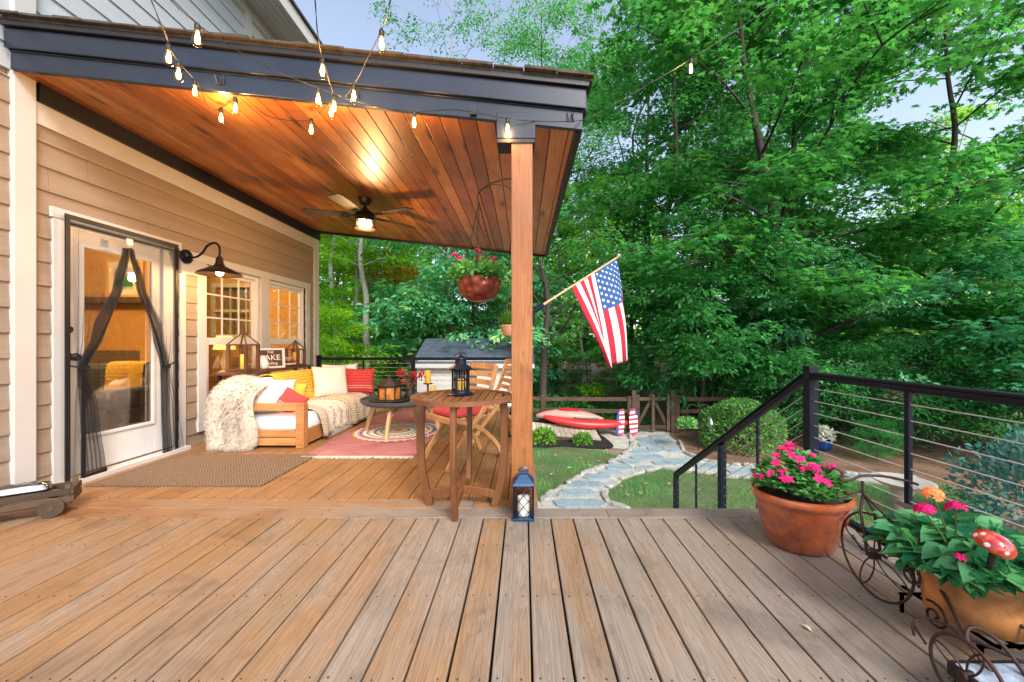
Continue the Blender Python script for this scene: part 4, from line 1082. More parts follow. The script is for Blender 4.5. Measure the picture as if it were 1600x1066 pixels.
# ================================================================== folding chairs
def chair(label, loc, rz):
    t = thing('folding_chair', label, 'chair', (0,0,0), 'wooden folding chairs with red seat pads')
    for sx in (-1,1):
        x = sx*.215; b = MB()
        b.rect(catmull([(x,-.30,0),(x,-.20,.16),(x,-.02,.38),(x,.13,.56),(x,.24,.90)],4), .042, .024, up=(1,0,0)); b.build('leg', [M['chairwood']], t, bevel=.004)
        x = sx*.185; b = MB()
        b.rect(catmull([(x,.34,0),(x,.25,.16),(x,.05,.33),(x,-.20,.425)],4), .042, .024, up=(1,0,0)); b.build('leg', [M['chairwood']], t, bevel=.004)
    b = MB()
    for i in range(6): b.bb(-.205,.205,-.235+i*.075,-.235+i*.075+.062,.425,.445)
    b.bb(-.215,.215,-.262,-.240,.395,.445); b.build('seat', [M['chairwood']], t, bevel=.003)
    b = MB()
    for i in range(5):
        f = i/4; z = .58+.30*f; y0 = .14+.10*f; h = .05 if i < 4 else .06
        b.rect([(sx*.2, y0+.03*(1-(sx)**2)-.003, z) for sx in (-1,-.5,0,.5,1)], .014, h, up=(0,.25,1))
    b.build('backrest', [M['chairwood']], t, bevel=.002)
    b = MB(); rings = []
    for z, k in ((.446,.92),(.455,1),(.475,1.02),(.495,.98),(.505,.85)):
        rings.append([(.215*k*math.copysign(abs(math.cos(a))**.45,math.cos(a)), -.02+.215*k*math.copysign(abs(math.sin(a))**.45,math.sin(a)), z) for a in [2*pi*j/32 for j in range(32)]])
    b.loft(rings); b.build('seat_pad', [M['redcush']], t, smooth=50)
    t.location = loc; t.rotation_euler = (0,0,rz); return t
ch = chair('wooden folding chair with red seat pad turned corner-on just behind the bistro table', (0,0,0), 0)
c2 = copy_tree(ch); c2['label'] = 'wooden folding chair farther back showing only its tilted backrest beside the post'
ch.location = (-.58,3.72,0); ch.rotation_euler = (0,0,-pi/4-.05)
c2.location = (-.36,4.62,0); c2.rotation_euler = (0,0,-pi/2+.35)

# ================================================================== fan, sconce, curtains
def fan():
    X, Y = -1.90, 4.68; zc = CZ(X); t = thing('ceiling_fan', 'dark five blade ceiling fan with a lit caged glass lamp', 'ceiling fan', (X,Y,zc))
    c = (X,Y,0)
    b = MB(); b.lathe([(.075,zc+.004),(.075,zc-.03),(.055,zc-.075),(.018,zc-.08),(.018,zc-.12)], 24, c); b.build('mount', [M['bronze']], t, smooth=45)
    zb = zc-.21
    b = MB(); b.lathe([(.02,zc-.11),(.03,zc-.13),(.075,zc-.16),(.115,zc-.20),(.125,zc-.235),(.10,zc-.255),(.10,zc-.265)], 28, c); b.build('motor', [M['bronze']], t, smooth=45)
    for k in range(5):
        a = math.radians(49+72*k); d = Vector((math.cos(a),math.sin(a),0)); sd = Vector((-d.y,d.x,0)); o = Vector((X,Y,zb))
        b = MB(); rings = []
        for r, w in ((.17,.05),(.22,.062),(.45,.068),(.62,.07),(.665,.062)):
            tl = .16; u = sd*w; rings.append([o+d*r+u*math.cos(tl)+Vector((0,0,w*math.sin(tl)+.004)), o+d*r-u*math.cos(tl)+Vector((0,0,-w*math.sin(tl)+.004)), o+d*r-u*math.cos(tl)+Vector((0,0,-w*math.sin(tl)-.004)), o+d*r+u*math.cos(tl)+Vector((0,0,w*math.sin(tl)-.004))])
        b.loft(rings); bl = b.build('blade', [M['fanblade']], t)
        b = MB(); b.bar(o+d*.10, o+d*.24+Vector((0,0,-.008)), .045, .012); b.build('blade_iron', [M['bronze']], bl)
    b = MB(); b.lathe([(.10,zc-.266),(.118,zc-.268),(.118,zc-.282),(.10,zc-.284)], 28, c); b.lathe([(.118,zc-.355),(.122,zc-.357),(.122,zc-.368),(.112,zc-.370)], 28, c)
    for k in range(6):
        a = 2*pi*k/6; b.bar((X+.118*math.cos(a),Y+.118*math.sin(a),zc-.28),(X+.118*math.cos(a),Y+.118*math.sin(a),zc-.36),.008,.008)
    b.build('lamp_cage', [M['bronze']], t, smooth=40)
    b = MB(); b.lathe([(.108,zc-.285),(.108,zc-.362),(.02,zc-.366)], 28, c); b.build('lamp_glass', [M['lampglass']], t, smooth=40)
    b = MB(); b.lathe([(.06,zc-.286),(.075,zc-.30),(.075,zc-.345),(.04,zc-.355)], 20, c); b.build('lamp_globe', [M['lampglow']], t, smooth=50)
    lamp('fan_light', (X,Y,zc-.42), 40, WARM, .06, t)
fan()
def sconce():
    X, Y = WX+.04, 4.12; t = thing('wall_sconce', 'black gooseneck barn lamp glowing on the wall beside the window', 'wall lamp', (X,Y,2.02))
    b = MB(); b.lathe([(.075,0),(.075,.014),(.05,.03),(.015,.036)], 24, (X-.003,Y,2.02), R=Matrix.Rotation(pi/2,3,'Y')); b.build('wall_plate', [M['blackmetal']], t, smooth=40)
    cx = -3.20; b = MB()
    b.tube(catmull([(X+.02,Y,2.02),(X+.10,Y,2.015),(X+.17,Y,2.06),(X+.23,Y,2.14),(cx-.05,Y-.0,2.165),(cx,Y-.01,2.11),(cx,Y-.01,2.01)],6), .011, 10); b.build('arm', [M['blackmetal']], t, smooth=60)
    c = (cx,Y-.01,0)
    b = MB(); b.lathe([(.018,2.02),(.032,2.0),(.036,1.95),(.045,1.935),(.05,1.92),(.12,1.885),(.19,1.845),(.205,1.825),(.20,1.824),(.185,1.838),(.115,1.876),(.045,1.91)], 36, c); b.build('lamp_shade', [M['bronze']], t, smooth=50)
    b = MB(); b.lathe([(.012,1.905),(.028,1.875),(.034,1.85),(.026,1.825),(.008,1.815)], 16, c); b.build('bulb', [emit('sconce bulb', (1,.68,.3), 40)], t, smooth=60)
    lamp('sconce_light', (cx,Y-.01,1.79), 10, WARM, .035, t)
sconce()
def curtain():
    X = WX+.075; t = thing('mesh_door_curtain', 'black mesh insect curtain tied back on both sides of the glass door', 'door curtain', (X,3.55,0))
    b = MB(); ya, yb = W(109,0,X)[0], W(274,0,X)[0]; zt = 2.075
    b.bb(X-.006,X+.006,ya-.03,ya,.02,zt); b.bb(X-.006,X+.006,yb,yb+.03,.02,zt); b.bb(X-.007,X+.007,ya-.03,yb+.03,zt,zt+.035)
    b.build('binding', [M['blacktrim']], t)
    def panel(rows, n, pl, nm_, mt):
        grid = []
        R = []
        for v, u0, u1 in rows: R.append((v,u0,u1))
        # interpolate rows
        out = []
        for (v0,a0,b0),(v1,a1,b1) in zip(R,R[1:]):
            k = max(2,int((v1-v0)/12))
            for i in range(k):
                f = i/k; s = f*f*(3-2*f); out.append((v0+(v1-v0)*f, a0+(a1-a0)*s, b0+(b1-b0)*s))
        out.append(R[-1])
        for v, u0, u1 in out:
            row = []
            for j in range(n):
                g = j/(n-1); u = u0+(u1-u0)*g; y = W(u, v, X)[0]; z = W((u0+u1)/2, v, X)[1]
                row.append((X+.012+pl*math.sin(g*pi*11+.4*math.sin(v*.02)), y, z))
            grid.append(row)
        return grid_cloth(nm_, grid, M[mt], t, 0, 0)
    # panels are set out in wall coordinates read off the photo's door
    panel([(368,110,199),(440,111,190),(520,114,160),(577,118,130),(650,113,148),(748,110,162)], 70, .012, 'net_panel', 'net')
    panel([(388,190,199),(440,176,190),(520,142,160),(577,119,131),(640,122,150),(745,126,163)], 46, .014, 'gathered_edge', 'netdense')
    panel([(387,200,273),(440,208,273),(520,232,272),(572,249,264),(640,250,278),(708,252,286)], 60, .012, 'net_panel', 'net')
    panel([(390,200,206),(440,210,222),(520,236,252),(572,249,262),(640,250,262),(708,252,266)], 24, .014, 'gathered_edge', 'netdense')
    b = MB()
    for pts in ([(388,199),(440,189),(520,158),(577,127)],[(388,202),(440,212),(520,240),(572,254)]):
        b.rect(catmull([(X+.018,)+W(u,v,X) for v,u in pts],5), .016, .008, up=(1,0,0))
    for pts in ([(590,128),(650,127),(746,127)],): b.rect(catmull([(X+.018,)+W(u,v,X) for v,u in pts],4), .03, .006, up=(1,0,0))
    y, z = W(127,575,X); b.box((X+.02,y,z),(.03,.06,.035)); b.bar((X,ya,z+.02),(X+.02,y,z),.012,.012)
    y, z = W(256,573,X); b.box((X+.02,y,z),(.03,.07,.03)); b.bar((X,yb,z+.04),(X+.02,y,z),.012,.012)
    y0_, z0_ = W(126,744,X); y1_, z1_ = W(163,735,X); b.bar((X+.018,y0_,.04),(X+.018,y1_,.05),.012,.03)
    b.build('edge_tape', [M['blacktrim']], t)
    y, z = W(200,379,X); b = MB(); b.bb(X+.008,X+.024,y-.022,y+.022,z-.03,z+.03); b.build('magnet_tab', [M['cream']], t)
curtain()
# ================================================================== wagon with its metal lid
def wagon():
    t = thing('wooden_wagon', 'small old wooden slatted wagon with round wheels by the left wall', 'wagon', (-3.17,2.66,0))
    x0,x1,y0,y1 = -3.52,-2.99,2.47,2.80
    b = MB(); b.bb(x0,x1,y0,y1,.065,.08)
    for z in (.083,.135):
        b.bb(x0,x1,y0-.014,y0-.001,z,z+.042); b.bb(x0,x1,y1+.001,y1+.014,z,z+.042); b.bb(x1+.001,x1+.015,y0-.014,y1+.014,z,z+.042); b.bb(x0-.015,x0-.001,y0,y1,z,z+.042)
    b.bb(x1-.03,x1-.001,y0+.001,y0+.025,.08,.20); b.bb(x1-.03,x1-.001,y1-.025,y1-.001,.08,.21)
    b.bb(x1-.16,x1-.06,y0+.02,y1-.02,.045,.064); b.bb(x0+.04,x0+.14,y0+.02,y1-.02,.045,.064)
    b.build('body', [M['oldwood']], t, bevel=.002)
    for x in (x1-.09, x0+.09):
        for y in (y0-.035, y1+.035):
            b = MB(); b.lathe([(.062,-.014),(.065,-.010),(.065,.010),(.062,.014)], 24, (x,y,.065), R=Matrix.Rotation(pi/2,3,'X')); b.lathe([(.018,-.022),(.018,.022)], 12, (x,y,.065), R=Matrix.Rotation(pi/2,3,'X'))
            b.build('wheel', [M['oldwood']], t, smooth=40)
    b = MB(); b.bar((-3.50,2.83,.10),(-3.545,2.83,.34),.022,.03); b.bar((-3.58,2.83,.335),(-3.50,2.83,.345),.02,.02); b.build('handle', [M['oldwood']], t)
    return t
WG = wagon(); WPIV = Vector((-3.17,2.66,0)); WROT = .65
b = MB(); rings = []
for z, k in ((.15,.98),(.17,1.0),(.19,.98),(.212,.86),(.226,.6),(.230,.2)):
    rings.append([(-3.25+.15*k*math.copysign(abs(math.cos(a))**.5,math.cos(a)), 2.66+.115*k*math.copysign(abs(math.sin(a))**.5,math.sin(a)), z) for a in [2*pi*j/40 for j in range(40)]])
WLOC, WSC = Vector((-3.146,2.531,0)), Vector((.9,.52,.95))
WG.location = WLOC; WG.scale = WSC; WG.rotation_euler = (0,0,WROT)
rings = [[WLOC+Matrix.Rotation(WROT,3,'Z')@Vector([a*b for a,b in zip(Vector(p)-WPIV, WSC)]) for p in rg] for rg in rings]
b.loft(rings); tag(b.build('metal_lid', [M['chrome']], smooth=50), 'shiny domed steel lid lying in the wooden wagon', 'lid')

# ================================================================== string lights
def strings():
    D0 = 2.63
    runs = [
     ('string light strand running from the house corner to the left end of the fascia', [U(233,-6,1.95),U(258,52,2.12),U(272,88,2.3),U(305,126,D0)], [(.36,0),(.62,0),(.99,0)]),
     ('string light strand crossing in front of the upper siding to the middle of the fascia', [U(258,-8,1.9),U(296,28,2.0),U(350,66,2.15),U(420,106,2.35),U(488,134,2.55),U(536,152,D0)], [(.155,0),(.84,0)]),
     ('string light strand hanging from above to the middle fascia hook', [U(491,-8,1.95),U(499,70,2.2),U(510,112,2.45),U(522,150,D0)], [(.55,0),(1.0,0)]),
     ('string light strand rising from the middle fascia hook to the upper centre', [U(615,-30,1.85),U(604,28,2.0),U(580,80,2.25),U(558,124,2.5),U(540,152,D0)], [(.28,0),(.87,0)]),
     ('string light swag drooping under the left half of the fascia', [U(308,128,D0),U(330,172,D0+.25),U(360,160,D0+.2),U(379,150,D0),U(420,182,D0+.25),U(482,188,D0+.2),U(512,163,D0+.04),U(530,150,D0)], [(.2,0),(.36,0),(.80,0),(.96,0)]),
     ('string light swag along the right half of the fascia to the post cap', [U(540,154,D0),U(600,170,D0-.05),U(647,175,D0-.02),U(714,172,D0),U(795,186,2.56),U(850,190,2.6),U(895,190,D0)], [(.31,0),(.72,0)]),
     ('string light strand leaving the roof corner towards the trees', [U(895,190,D0),U(926,182,2.75),U(1000,140,2.85),U(1077,94,2.9),U(1180,28,2.95),U(1260,-30,3.0)], [(.50,0)]),
    ]
    for lab, pts, bl in runs:
        P_ = catmull(pts, 8); t = thing('string_lights', lab, 'string lights', pts[0], 'warm bulb string lights over the deck')
        b = MB(); b.tube(P_, .0022, 6); b.tube([p+Vector((.003*math.sin(i*.9),.003*math.cos(i*.9),0)) for i,p in enumerate(P_)], .0016, 5); b.build('cord', [M['blacktrim']], t)
        lens = [0]
        for a, c in zip(P_,P_[1:]): lens.append(lens[-1]+(c-a).length)
        for f, _ in bl:
            L = f*lens[-1]; i = max(0, min(len(P_)-2, next((k for k in range(len(lens)-1) if lens[k+1] >= L), len(P_)-2)))
            p = P_[i].lerp(P_[i+1], min(1,(L-lens[i])/max(1e-6,lens[i+1]-lens[i])))
            b = MB(); b.lathe([(.006,.006),(.010,.0),(.014,-.006),(.0145,-.034),(.012,-.038)], 12, p); s = b.build('bulb', [M['blacktrim']], t, smooth=50)
            b = MB(); b.lathe([(.011,-.038),(.013,-.046),(.021,-.075),(.024,-.094),(.020,-.110),(.010,-.119),(.002,-.121)], 16, p); b.build('bulb_glass', [M['bulbglass']], s, smooth=60)
            b = MB()
            for q in range(4):
                a = q*pi/2; b.tube([p+Vector((.003*math.cos(a),.003*math.sin(a),-.040)), p+Vector((.010*math.cos(a+.4),.010*math.sin(a+.4),-.075)), p+Vector((.007*math.cos(a+.8),.007*math.sin(a+.8),-.102))], .0022, 5)
            b.build('filament', [M['glow']], s)
            lamp('bulb_light', p+Vector((0,0,-.08)), 3.2, WARM, .02, t)
strings()
# ================================================================== foliage builders (numpy)
LEAF = {
 'rhomb': (np.array([(0,0,0),(.5,.24,.05),(1,0,-.04),(.5,-.24,.05)]), [[0,1,2,3]]),
 'oval':  (np.array([(0,0,0),(.28,.20,.03),(.62,.19,.02),(1,0,-.10),(.62,-.19,.02),(.28,-.20,.03)]), [[0,1,2,3,4,5]]),
 'broad': (np.array([(0,0,0),(.15,.22,.10),(.42,.31,.12),(.76,.17,.02),(1,0,-.20),(.76,-.17,.02),(.42,-.31,.12),(.15,-.22,.10),(.5,0,-.03)]), [[0,1,2,8],[2,3,4,8],[4,5,6,8],[6,7,0,8]]),
 'star':  (np.array([(0,0,0),(.02,.16,.0),(.12,.50,-.05),(.32,.20,.02),(.66,.46,-.06),(.62,.13,.02),(1,0,-.08),(.62,-.13,.02),(.66,-.46,-.06),(.32,-.20,.02),(.12,-.50,-.05),(.02,-.16,0)]), [[0,1,2,3],[0,3,4,5],[0,5,6,7],[0,7,8,9],[0,9,10,11]]),
 'blade': (np.array([(0,.04,0),(.6,.03,.05),(1,0,.18),(.6,-.03,.05),(0,-.04,0)]), [[0,1,2,3,4]]),
}
def unit(a): return a/(np.linalg.norm(a, axis=-1, keepdims=True)+1e-9)
def leaves(name, p, d, n, size, kind, mt):
    """one mesh of leaves at p, tips along d, faces along n"""
    T, faces = LEAF[kind]; N = len(p); d = unit(d); s = unit(np.cross(n, d)); q = np.cross(d, s)
    size = np.broadcast_to(np.asarray(size, float), (N,))[:,None,None]
    co = p[:,None,:]+size*(T[None,:,0,None]*d[:,None,:]+T[None,:,1,None]*s[:,None,:]+T[None,:,2,None]*q[:,None,:])
    k = len(T); base = (np.arange(N)*k)[:,None]
    loops = np.concatenate([base+np.array(f)[None,:] for f in faces], 1).ravel()
    tot = np.tile(np.array([len(f) for f in faces]), N); st = np.concatenate([[0], np.cumsum(tot)[:-1]])
    return rawmesh(name, co.reshape(-1,3), loops, st, tot, mt)
def sprays(r, C, O, R, per, size, tilt=.45, droop=.25, flat=.10, szvar=.3):
    """flat drooping sprays: C centres, O outward directions, R radii"""
    K = len(C); a = r.random((K,per))*2*pi; rr = np.sqrt(r.random((K,per)))*R[:,None]
    rad = np.stack([np.cos(a), np.sin(a), np.zeros_like(a)], -1)
    p = C[:,None,:]+rad*rr[...,None]; p[...,2] += -droop*rr**2/np.maximum(R[:,None],.01)+r.normal(0,flat,(K,per))*R[:,None]
    d = rad*.8+O[:,None,:]*.7+r.normal(0,.35,(K,per,3)); d[...,2] -= .30
    n = np.array([0,0,1.0])+r.normal(0,tilt,(K,per,3))
    sz = size*(1-szvar+2*szvar*r.random((K,per)))
    return p.reshape(-1,3), d.reshape(-1,3), n.reshape(-1,3), sz.ravel()
def tree_meshes(seed, H, tr, base, R, limbs, subs, nsp, per, leaf, kind, bark, lmat, shape='round', lean=(0,0), rad=.55, rise=.35, droop=.25, tilt=.45, wob=.02, bare=.25):
    r = np.random.default_rng(seed); b = MB()
    tp = []
    for i in range(11):
        f = i/10; tp.append(Vector((lean[0]*f+r.normal(0,wob*H*.3)*(f>0), lean[1]*f+r.normal(0,wob*H*.3)*(f>0), H*.97*f)))
    tp = catmull(tp, 3); rs = [max(.012, tr*(1-.93*(i/(len(tp)-1))**.9)*(1.25 if i == 0 else 1)) for i in range(len(tp))]
    b.tube(tp, rs, 9)
    C, O = [], []
    for l in range(limbs):
        f = (l+.5*r.random())/limbs; h = base+(H*.98-base)*f
        ti = min(len(tp)-2, int(h/(H*.97)*(len(tp)-1))); p0 = tp[ti]
        g = (h-base)/(H-base)
        L = R*{'round': (math.sin(pi*min(1,.12+.88*g)**.8)**.75*.9+.18), 'cone': (1.02-g)**.8, 'vase': .45+.6*math.sin(pi*min(1,g*.72+.15)), 'flat': .75+.25*math.sin(pi*g)}[shape]*(.65+.5*r.random())
        az = l*2.39996+r.normal(0,.35); u = Vector((math.cos(az), math.sin(az), 0))
        up = rise*(.5+r.random())*(1.3 if g > .7 else 1)
        pts = [p0, p0+u*L*.35+Vector((0,0,L*up*.45)), p0+u*L*.7+Vector((0,0,L*up*.75)), p0+u*L+Vector((0,0,L*up*.75-.05*L))]
        pts = [p+Vector(r.normal(0,.035*L,3)) if i else p for i, p in enumerate(pts)]
        q = catmull(pts, 4); lr = max(.012, rs[ti]*.42); b.tube(q, [lr*(1-.85*i/(len(q)-1)) for i in range(len(q))], 5)
        for sbr in range(subs):
            t = bare+(1-bare)*(sbr+r.random()*.6)/subs; i = min(len(q)-2, int(t*(len(q)-1))); s0 = q[i]
            sa = az+r.choice([-1,1])*(.3+.8*r.random()); w = Vector((math.cos(sa), math.sin(sa), r.normal(.05,.22))); SL = L*(.25+.3*r.random())*(1.1-t*.4)+.15
            e = s0+w*SL; m_ = s0+w*SL*.5+Vector((0,0,.06*SL)); b.tube([s0,m_,e], [lr*.35,lr*.22,.004], 4)
            for k in range(nsp):
                v = (k+.4+.6*r.random())/nsp; c = s0.lerp(e, v)+Vector(r.normal(0,.10*SL+.05,3)); C.append(tuple(c)); O.append(tuple((w+u*.5).normalized()))
    C, O = np.array(C), np.array(O); RR = rad*(.6+.7*r.random(len(C)))
    p, d, n, sz = sprays(r, C, O, RR, per, leaf, tilt, droop)
    cm = leaves('crown', p, d, n, sz, kind, lmat)
    me = bpy.data.meshes.new('trunk'); me.from_pydata(b.v, [], b.f); me.materials.append(bark)
    me.polygons.foreach_set('use_smooth', [True]*len(me.polygons)); me.update()
    return me, cm
def tree(name, label, meshes, loc, s=1, rz=0, group=None, cat='tree', sxy=None):
    t = thing(name, label, cat, (0,0,0), group)
    link_mesh('trunk', meshes[0], t); link_mesh('crown', meshes[1], t)
    t.location = loc; t.rotation_euler = (0,0,rz); t.scale = (sxy or s, sxy or s, s)
    return t
def bush_mesh(seed, R, h, n, leaf, kind, mt, tilt=.7, shell=.65, lumps=.15):
    r = np.random.default_rng(seed); v = unit(r.normal(0,1,(n,3))); v[:,2] = np.where(v[:,2] < -.35, -v[:,2], v[:,2])
    f = 1+lumps*np.sin(v[:,0]*5+seed)*np.sin(v[:,1]*4+seed*2)*np.cos(v[:,2]*5)
    k = (shell+(1-shell)*r.random(n)**.5)*f
    p = v*k[:,None]*np.array([R,R,h/1.35])+np.array([0,0,h*.26]); d = v+r.normal(0,.6,(n,3)); nn = v+r.normal(0,tilt,(n,3))
    return leaves('foliage', p, d, nn, leaf*(.7+.6*r.random(n)), kind, mt)
def stems_mb(seed, n, R, h, r0=.012):
    r = random.Random(seed); b = MB()
    for i in range(n):
        a = r.uniform(0,2*pi); q = r.uniform(.3,.9)
        b.tube([(0.04*math.cos(a),.04*math.sin(a),-.02),(R*q*.5*math.cos(a),R*q*.5*math.sin(a),h*.45),(R*q*math.cos(a),R*q*math.sin(a),h*r.uniform(.6,.9))], [r0,r0*.7,r0*.3], 5)
    return b
def flower(b, c, nrm, size, m=0, petals=5):
    c, n = Vector(c), Vector(nrm).normalized(); s = n.cross(Vector((.3,.2,1))).normalized(); q = n.cross(s)
    for k in range(petals):
        a = 2*pi*k/petals+.3; d = s*math.cos(a)+q*math.sin(a); e = n.cross(d)
        b.add([c, c+d*size*.45+e*size*.30+n*.1*size, c+d*size*.95+e*size*.16+n*.06*size, c+d*size*.95-e*size*.16+n*.06*size, c+d*size*.45-e*size*.30+n*.1*size], [(0,1,2,3,4)], m)
def cluster(b, c, R, n, size, m, r, up=.6):
    for k in range(n):
        v = Vector((r.gauss(0,1), r.gauss(0,1), abs(r.gauss(0,1))+up)).normalized(); flower(b, Vector(c)+v*R, v, size, m)

# ================================================================== hanging plants on the porch
def basket():
    c = Vector((-.355,3.14,1.44)); t = thing('hanging_basket', 'dented copper bowl of pink flowers hanging on chains near the cedar post', 'hanging basket', c)
    prof = [(.01,0),(.07,.008),(.12,.035),(.155,.08),(.175,.14),(.182,.186),(.185,.19),(.178,.19),(.16,.15)]
    b = MB(); b.lathe(prof, 36, c); b.build('bowl', [M['hammered']], t, smooth=50)
    b = MB(); b.lathe([(.165,.165),(.08,.178),(.01,.18)], 24, c); b.build('soil', [M['soil']], t)
    r = np.random.default_rng(5); n = 1300
    a = r.random(n)*2*pi; q = np.sqrt(r.random(n)); h = r.random(n)
    p = np.stack([np.cos(a)*q*(.15+.08*h), np.sin(a)*q*(.15+.08*h), .17+h*(.20-.12*q)], -1)+np.array(c)
    d = np.stack([np.cos(a), np.sin(a), r.normal(.2,.5,n)], -1); link_mesh('foliage', leaves('foliage', p, d, np.array([0,0,1])+r.normal(0,.6,(n,3)), .055*(.6+.7*r.random(n)), 'oval', M['leaf_pot']), t)
    b = MB(); rr = random.Random(3)
    for dx, dy, dz in ((-.19,-.05,.36),(-.16,.02,.345),(-.01,-.04,.40),(.01,.02,.36),(.09,-.06,.32),(.12,-.02,.335),(-.05,.08,.33)): cluster(b, c+Vector((dx,dy,dz)), .018, 9, .022, 0, rr)
    b.build('blossoms', [M['petal_pink']], t)
    top = Vector((-.36,3.14,2.245)); b = MB()
    for k in range(3):
        ang = 2*pi*k/3+.5; e = c+Vector((math.cos(ang)*.18,math.sin(ang)*.18,.185)); L = (top-e).length; m_ = int(L/.026)
        for i in range(m_):
            o = e.lerp(top,(i+.5)/m_); dr = (top-e).normalized(); sd = dr.cross(Vector((0,0,1)) if i % 2 else Vector((1,.3,.2))).normalized()
            b.tube([o+dr*.016*math.cos(x)+sd*.007*math.sin(x) for x in [2*pi*j/8 for j in range(8)]], .0032, 4, closed=True)
    b.build('chain', [M['ironblack']], t)
    b = MB()
    b.tube(catmull([(-.07,2.75,2.27),(-.15,2.84,2.30),(-.27,3.0,2.33),(-.35,3.12,2.32),(-.375,3.15,2.28),(-.36,3.14,2.245)],6), .006, 6)
    b.tube(catmull([(-.07,2.75,2.16),(-.12,2.82,2.24),(-.22,2.95,2.31),(-.30,3.05,2.325)],6), .004, 6)
    b.build('bracket', [M['ironblack']], t, smooth=60)
basket()
def spider():
    c = Vector((-.22,6.2,1.20)); t = thing('hanging_plant', 'pale clay pot of striped grassy plant hanging behind the cedar post', 'hanging plant', c)
    b = MB(); b.lathe([(.07,0),(.11,.03),(.135,.16),(.145,.165),(.145,.19),(.13,.19),(.12,.15),(.01,.15)], 24, c); b.build('pot', [M['clay']], t, smooth=45)
    r = np.random.default_rng(8); n = 240; a = r.random(n)*2*pi; e = .3+.9*r.random(n)
    d = np.stack([np.cos(a)*e, np.sin(a)*e, 1.1-e*.6], -1); p = np.tile(np.array(c)+[0,0,.17], (n,1))+r.normal(0,.03,(n,3))*[1,1,0]
    link_mesh('foliage', leaves('foliage', p, d, np.stack([-np.cos(a),-np.sin(a),np.ones(n)],-1), .30*(.5+.6*r.random(n)), 'blade', M['leaf_lantana']), t)
    z = CZ(c.x); b = MB()
    for k in range(3):
        an = 2*pi*k/3; b.tube([c+Vector((.14*math.cos(an),.14*math.sin(an),.18)), (c.x,c.y,z-.04)], .003, 5)
    b.tube([(c.x,c.y,z-.05),(c.x,c.y,z+.004)], .005, 6); b.build('hanger', [M['ironblack']], t)
spider()

# ================================================================== flag
def flag():
    p0, p1 = Vector((.062,2.69,1.33)), Vector((.93,3.815,1.955)); t = thing('flag', 'stars and stripes flag hanging from an angled pole on the cedar post', 'flag', p0)
    b = MB(); b.tube([p0, p1], .0085, 10); b.lathe([(.008,-.01),(.018,0),(.018,.014),(.006,.026)], 12, p1); b.build('pole', [M['palewood']], t, smooth=50)
    b = MB(); b.box((.068,2.68,1.30),(.014,.05,.12)); b.tube([p0-(p1-p0)*.005, p0+(p1-p0)*.08], .02, 10); b.build('bracket', [M['blackmetal']], t)
    nu, nv = 52, 40       # along the hoist (13 stripes x 4) and along the fly
    h0, h1 = p0+(p1-p0)*.365, p0+(p1-p0)*.965
    b0, b1 = U(944,573,3.22), U(982,549,3.42)
    vs = []
    def pt(a, s):         # a 0..1 along hoist from lower end to tip, s 0..1 down the fly
        top = h0.lerp(h1, a); bot = b0.lerp(b1, a); p = top.lerp(bot, s)
        g = s**.8
        fold = .078*math.sin(a*pi*3.2+.5)*g; p += Vector((.45*fold, -.9*fold, 0)); p += Vector((.02*math.sin(a*9+s*3)*g, .03*math.sin(s*4+a*6)*g, -.05*math.sin(pi*a)*s))
        p.x += .05*math.sin(pi*s)*a; return p
    vs = [tuple(pt(i/nu, j/nv)) for j in range(nv+1) for i in range(nu+1)]; fs, ms = [], []
    for j in range(nv):
        for i in range(nu):
            fs.append((j*(nu+1)+i, j*(nu+1)+i+1, (j+1)*(nu+1)+i+1, (j+1)*(nu+1)+i))
            st = i//4; canton = st >= 6 and j < nv*.42
            ms.append(2 if canton else (0 if st % 2 == 0 else 1))
    def cloth(n, c):
        m, nt, p = nm(n); nz = nd(nt,'ShaderNodeTexNoise',{'Scale': 300.0}); p.inputs['Base Color'].default_value = c4(c); p.inputs['Roughness'].default_value = .8
        tl = nd(nt,'ShaderNodeBsdfTranslucent',{'Color': c4(c)}); mx = nd(nt,'ShaderNodeMixShader',{0:.35,1:p.outputs[0],2:tl.outputs[0]}); nt.links.new(mx.outputs[0], nt.nodes['Material Output'].inputs[0]); return m
    b = MB(); b.add(vs, fs); b.m = ms
    o = b.build('cloth', [cloth('flag red',(.52,.02,.05)), cloth('flag white',(.78,.76,.74)), cloth('flag blue',(.03,.10,.30))], t, smooth=180, fix=False)
    s = o.modifiers.new('thick','SOLIDIFY'); s.thickness = .0015; s.offset = 0
    b = MB()
    for row in range(9):
        for k in range(6 if row % 2 == 0 else 5):
            a = 6/13+(7/13)*(row+.75)/9.5; sx = .42*((k+.55)/6+(0 if row % 2 == 0 else .083))
            c = pt(a, sx); du = (pt(a+.004,sx)-c).normalized(); dv = (pt(a,sx+.004)-c).normalized(); n = du.cross(dv).normalized(); dv = n.cross(du)
            for sg in (-1,1):
                q = [c+n*sg*.0022+(du*math.sin(x*pi/5)+dv*-math.cos(x*pi/5))*(.0165 if x % 2 == 0 else .0068) for x in range(10)]
                b.add(q, [tuple(range(10))] if sg > 0 else [tuple(range(10))[::-1]])
    b.build('stars', [M['candle']], t, fix=False)
flag()

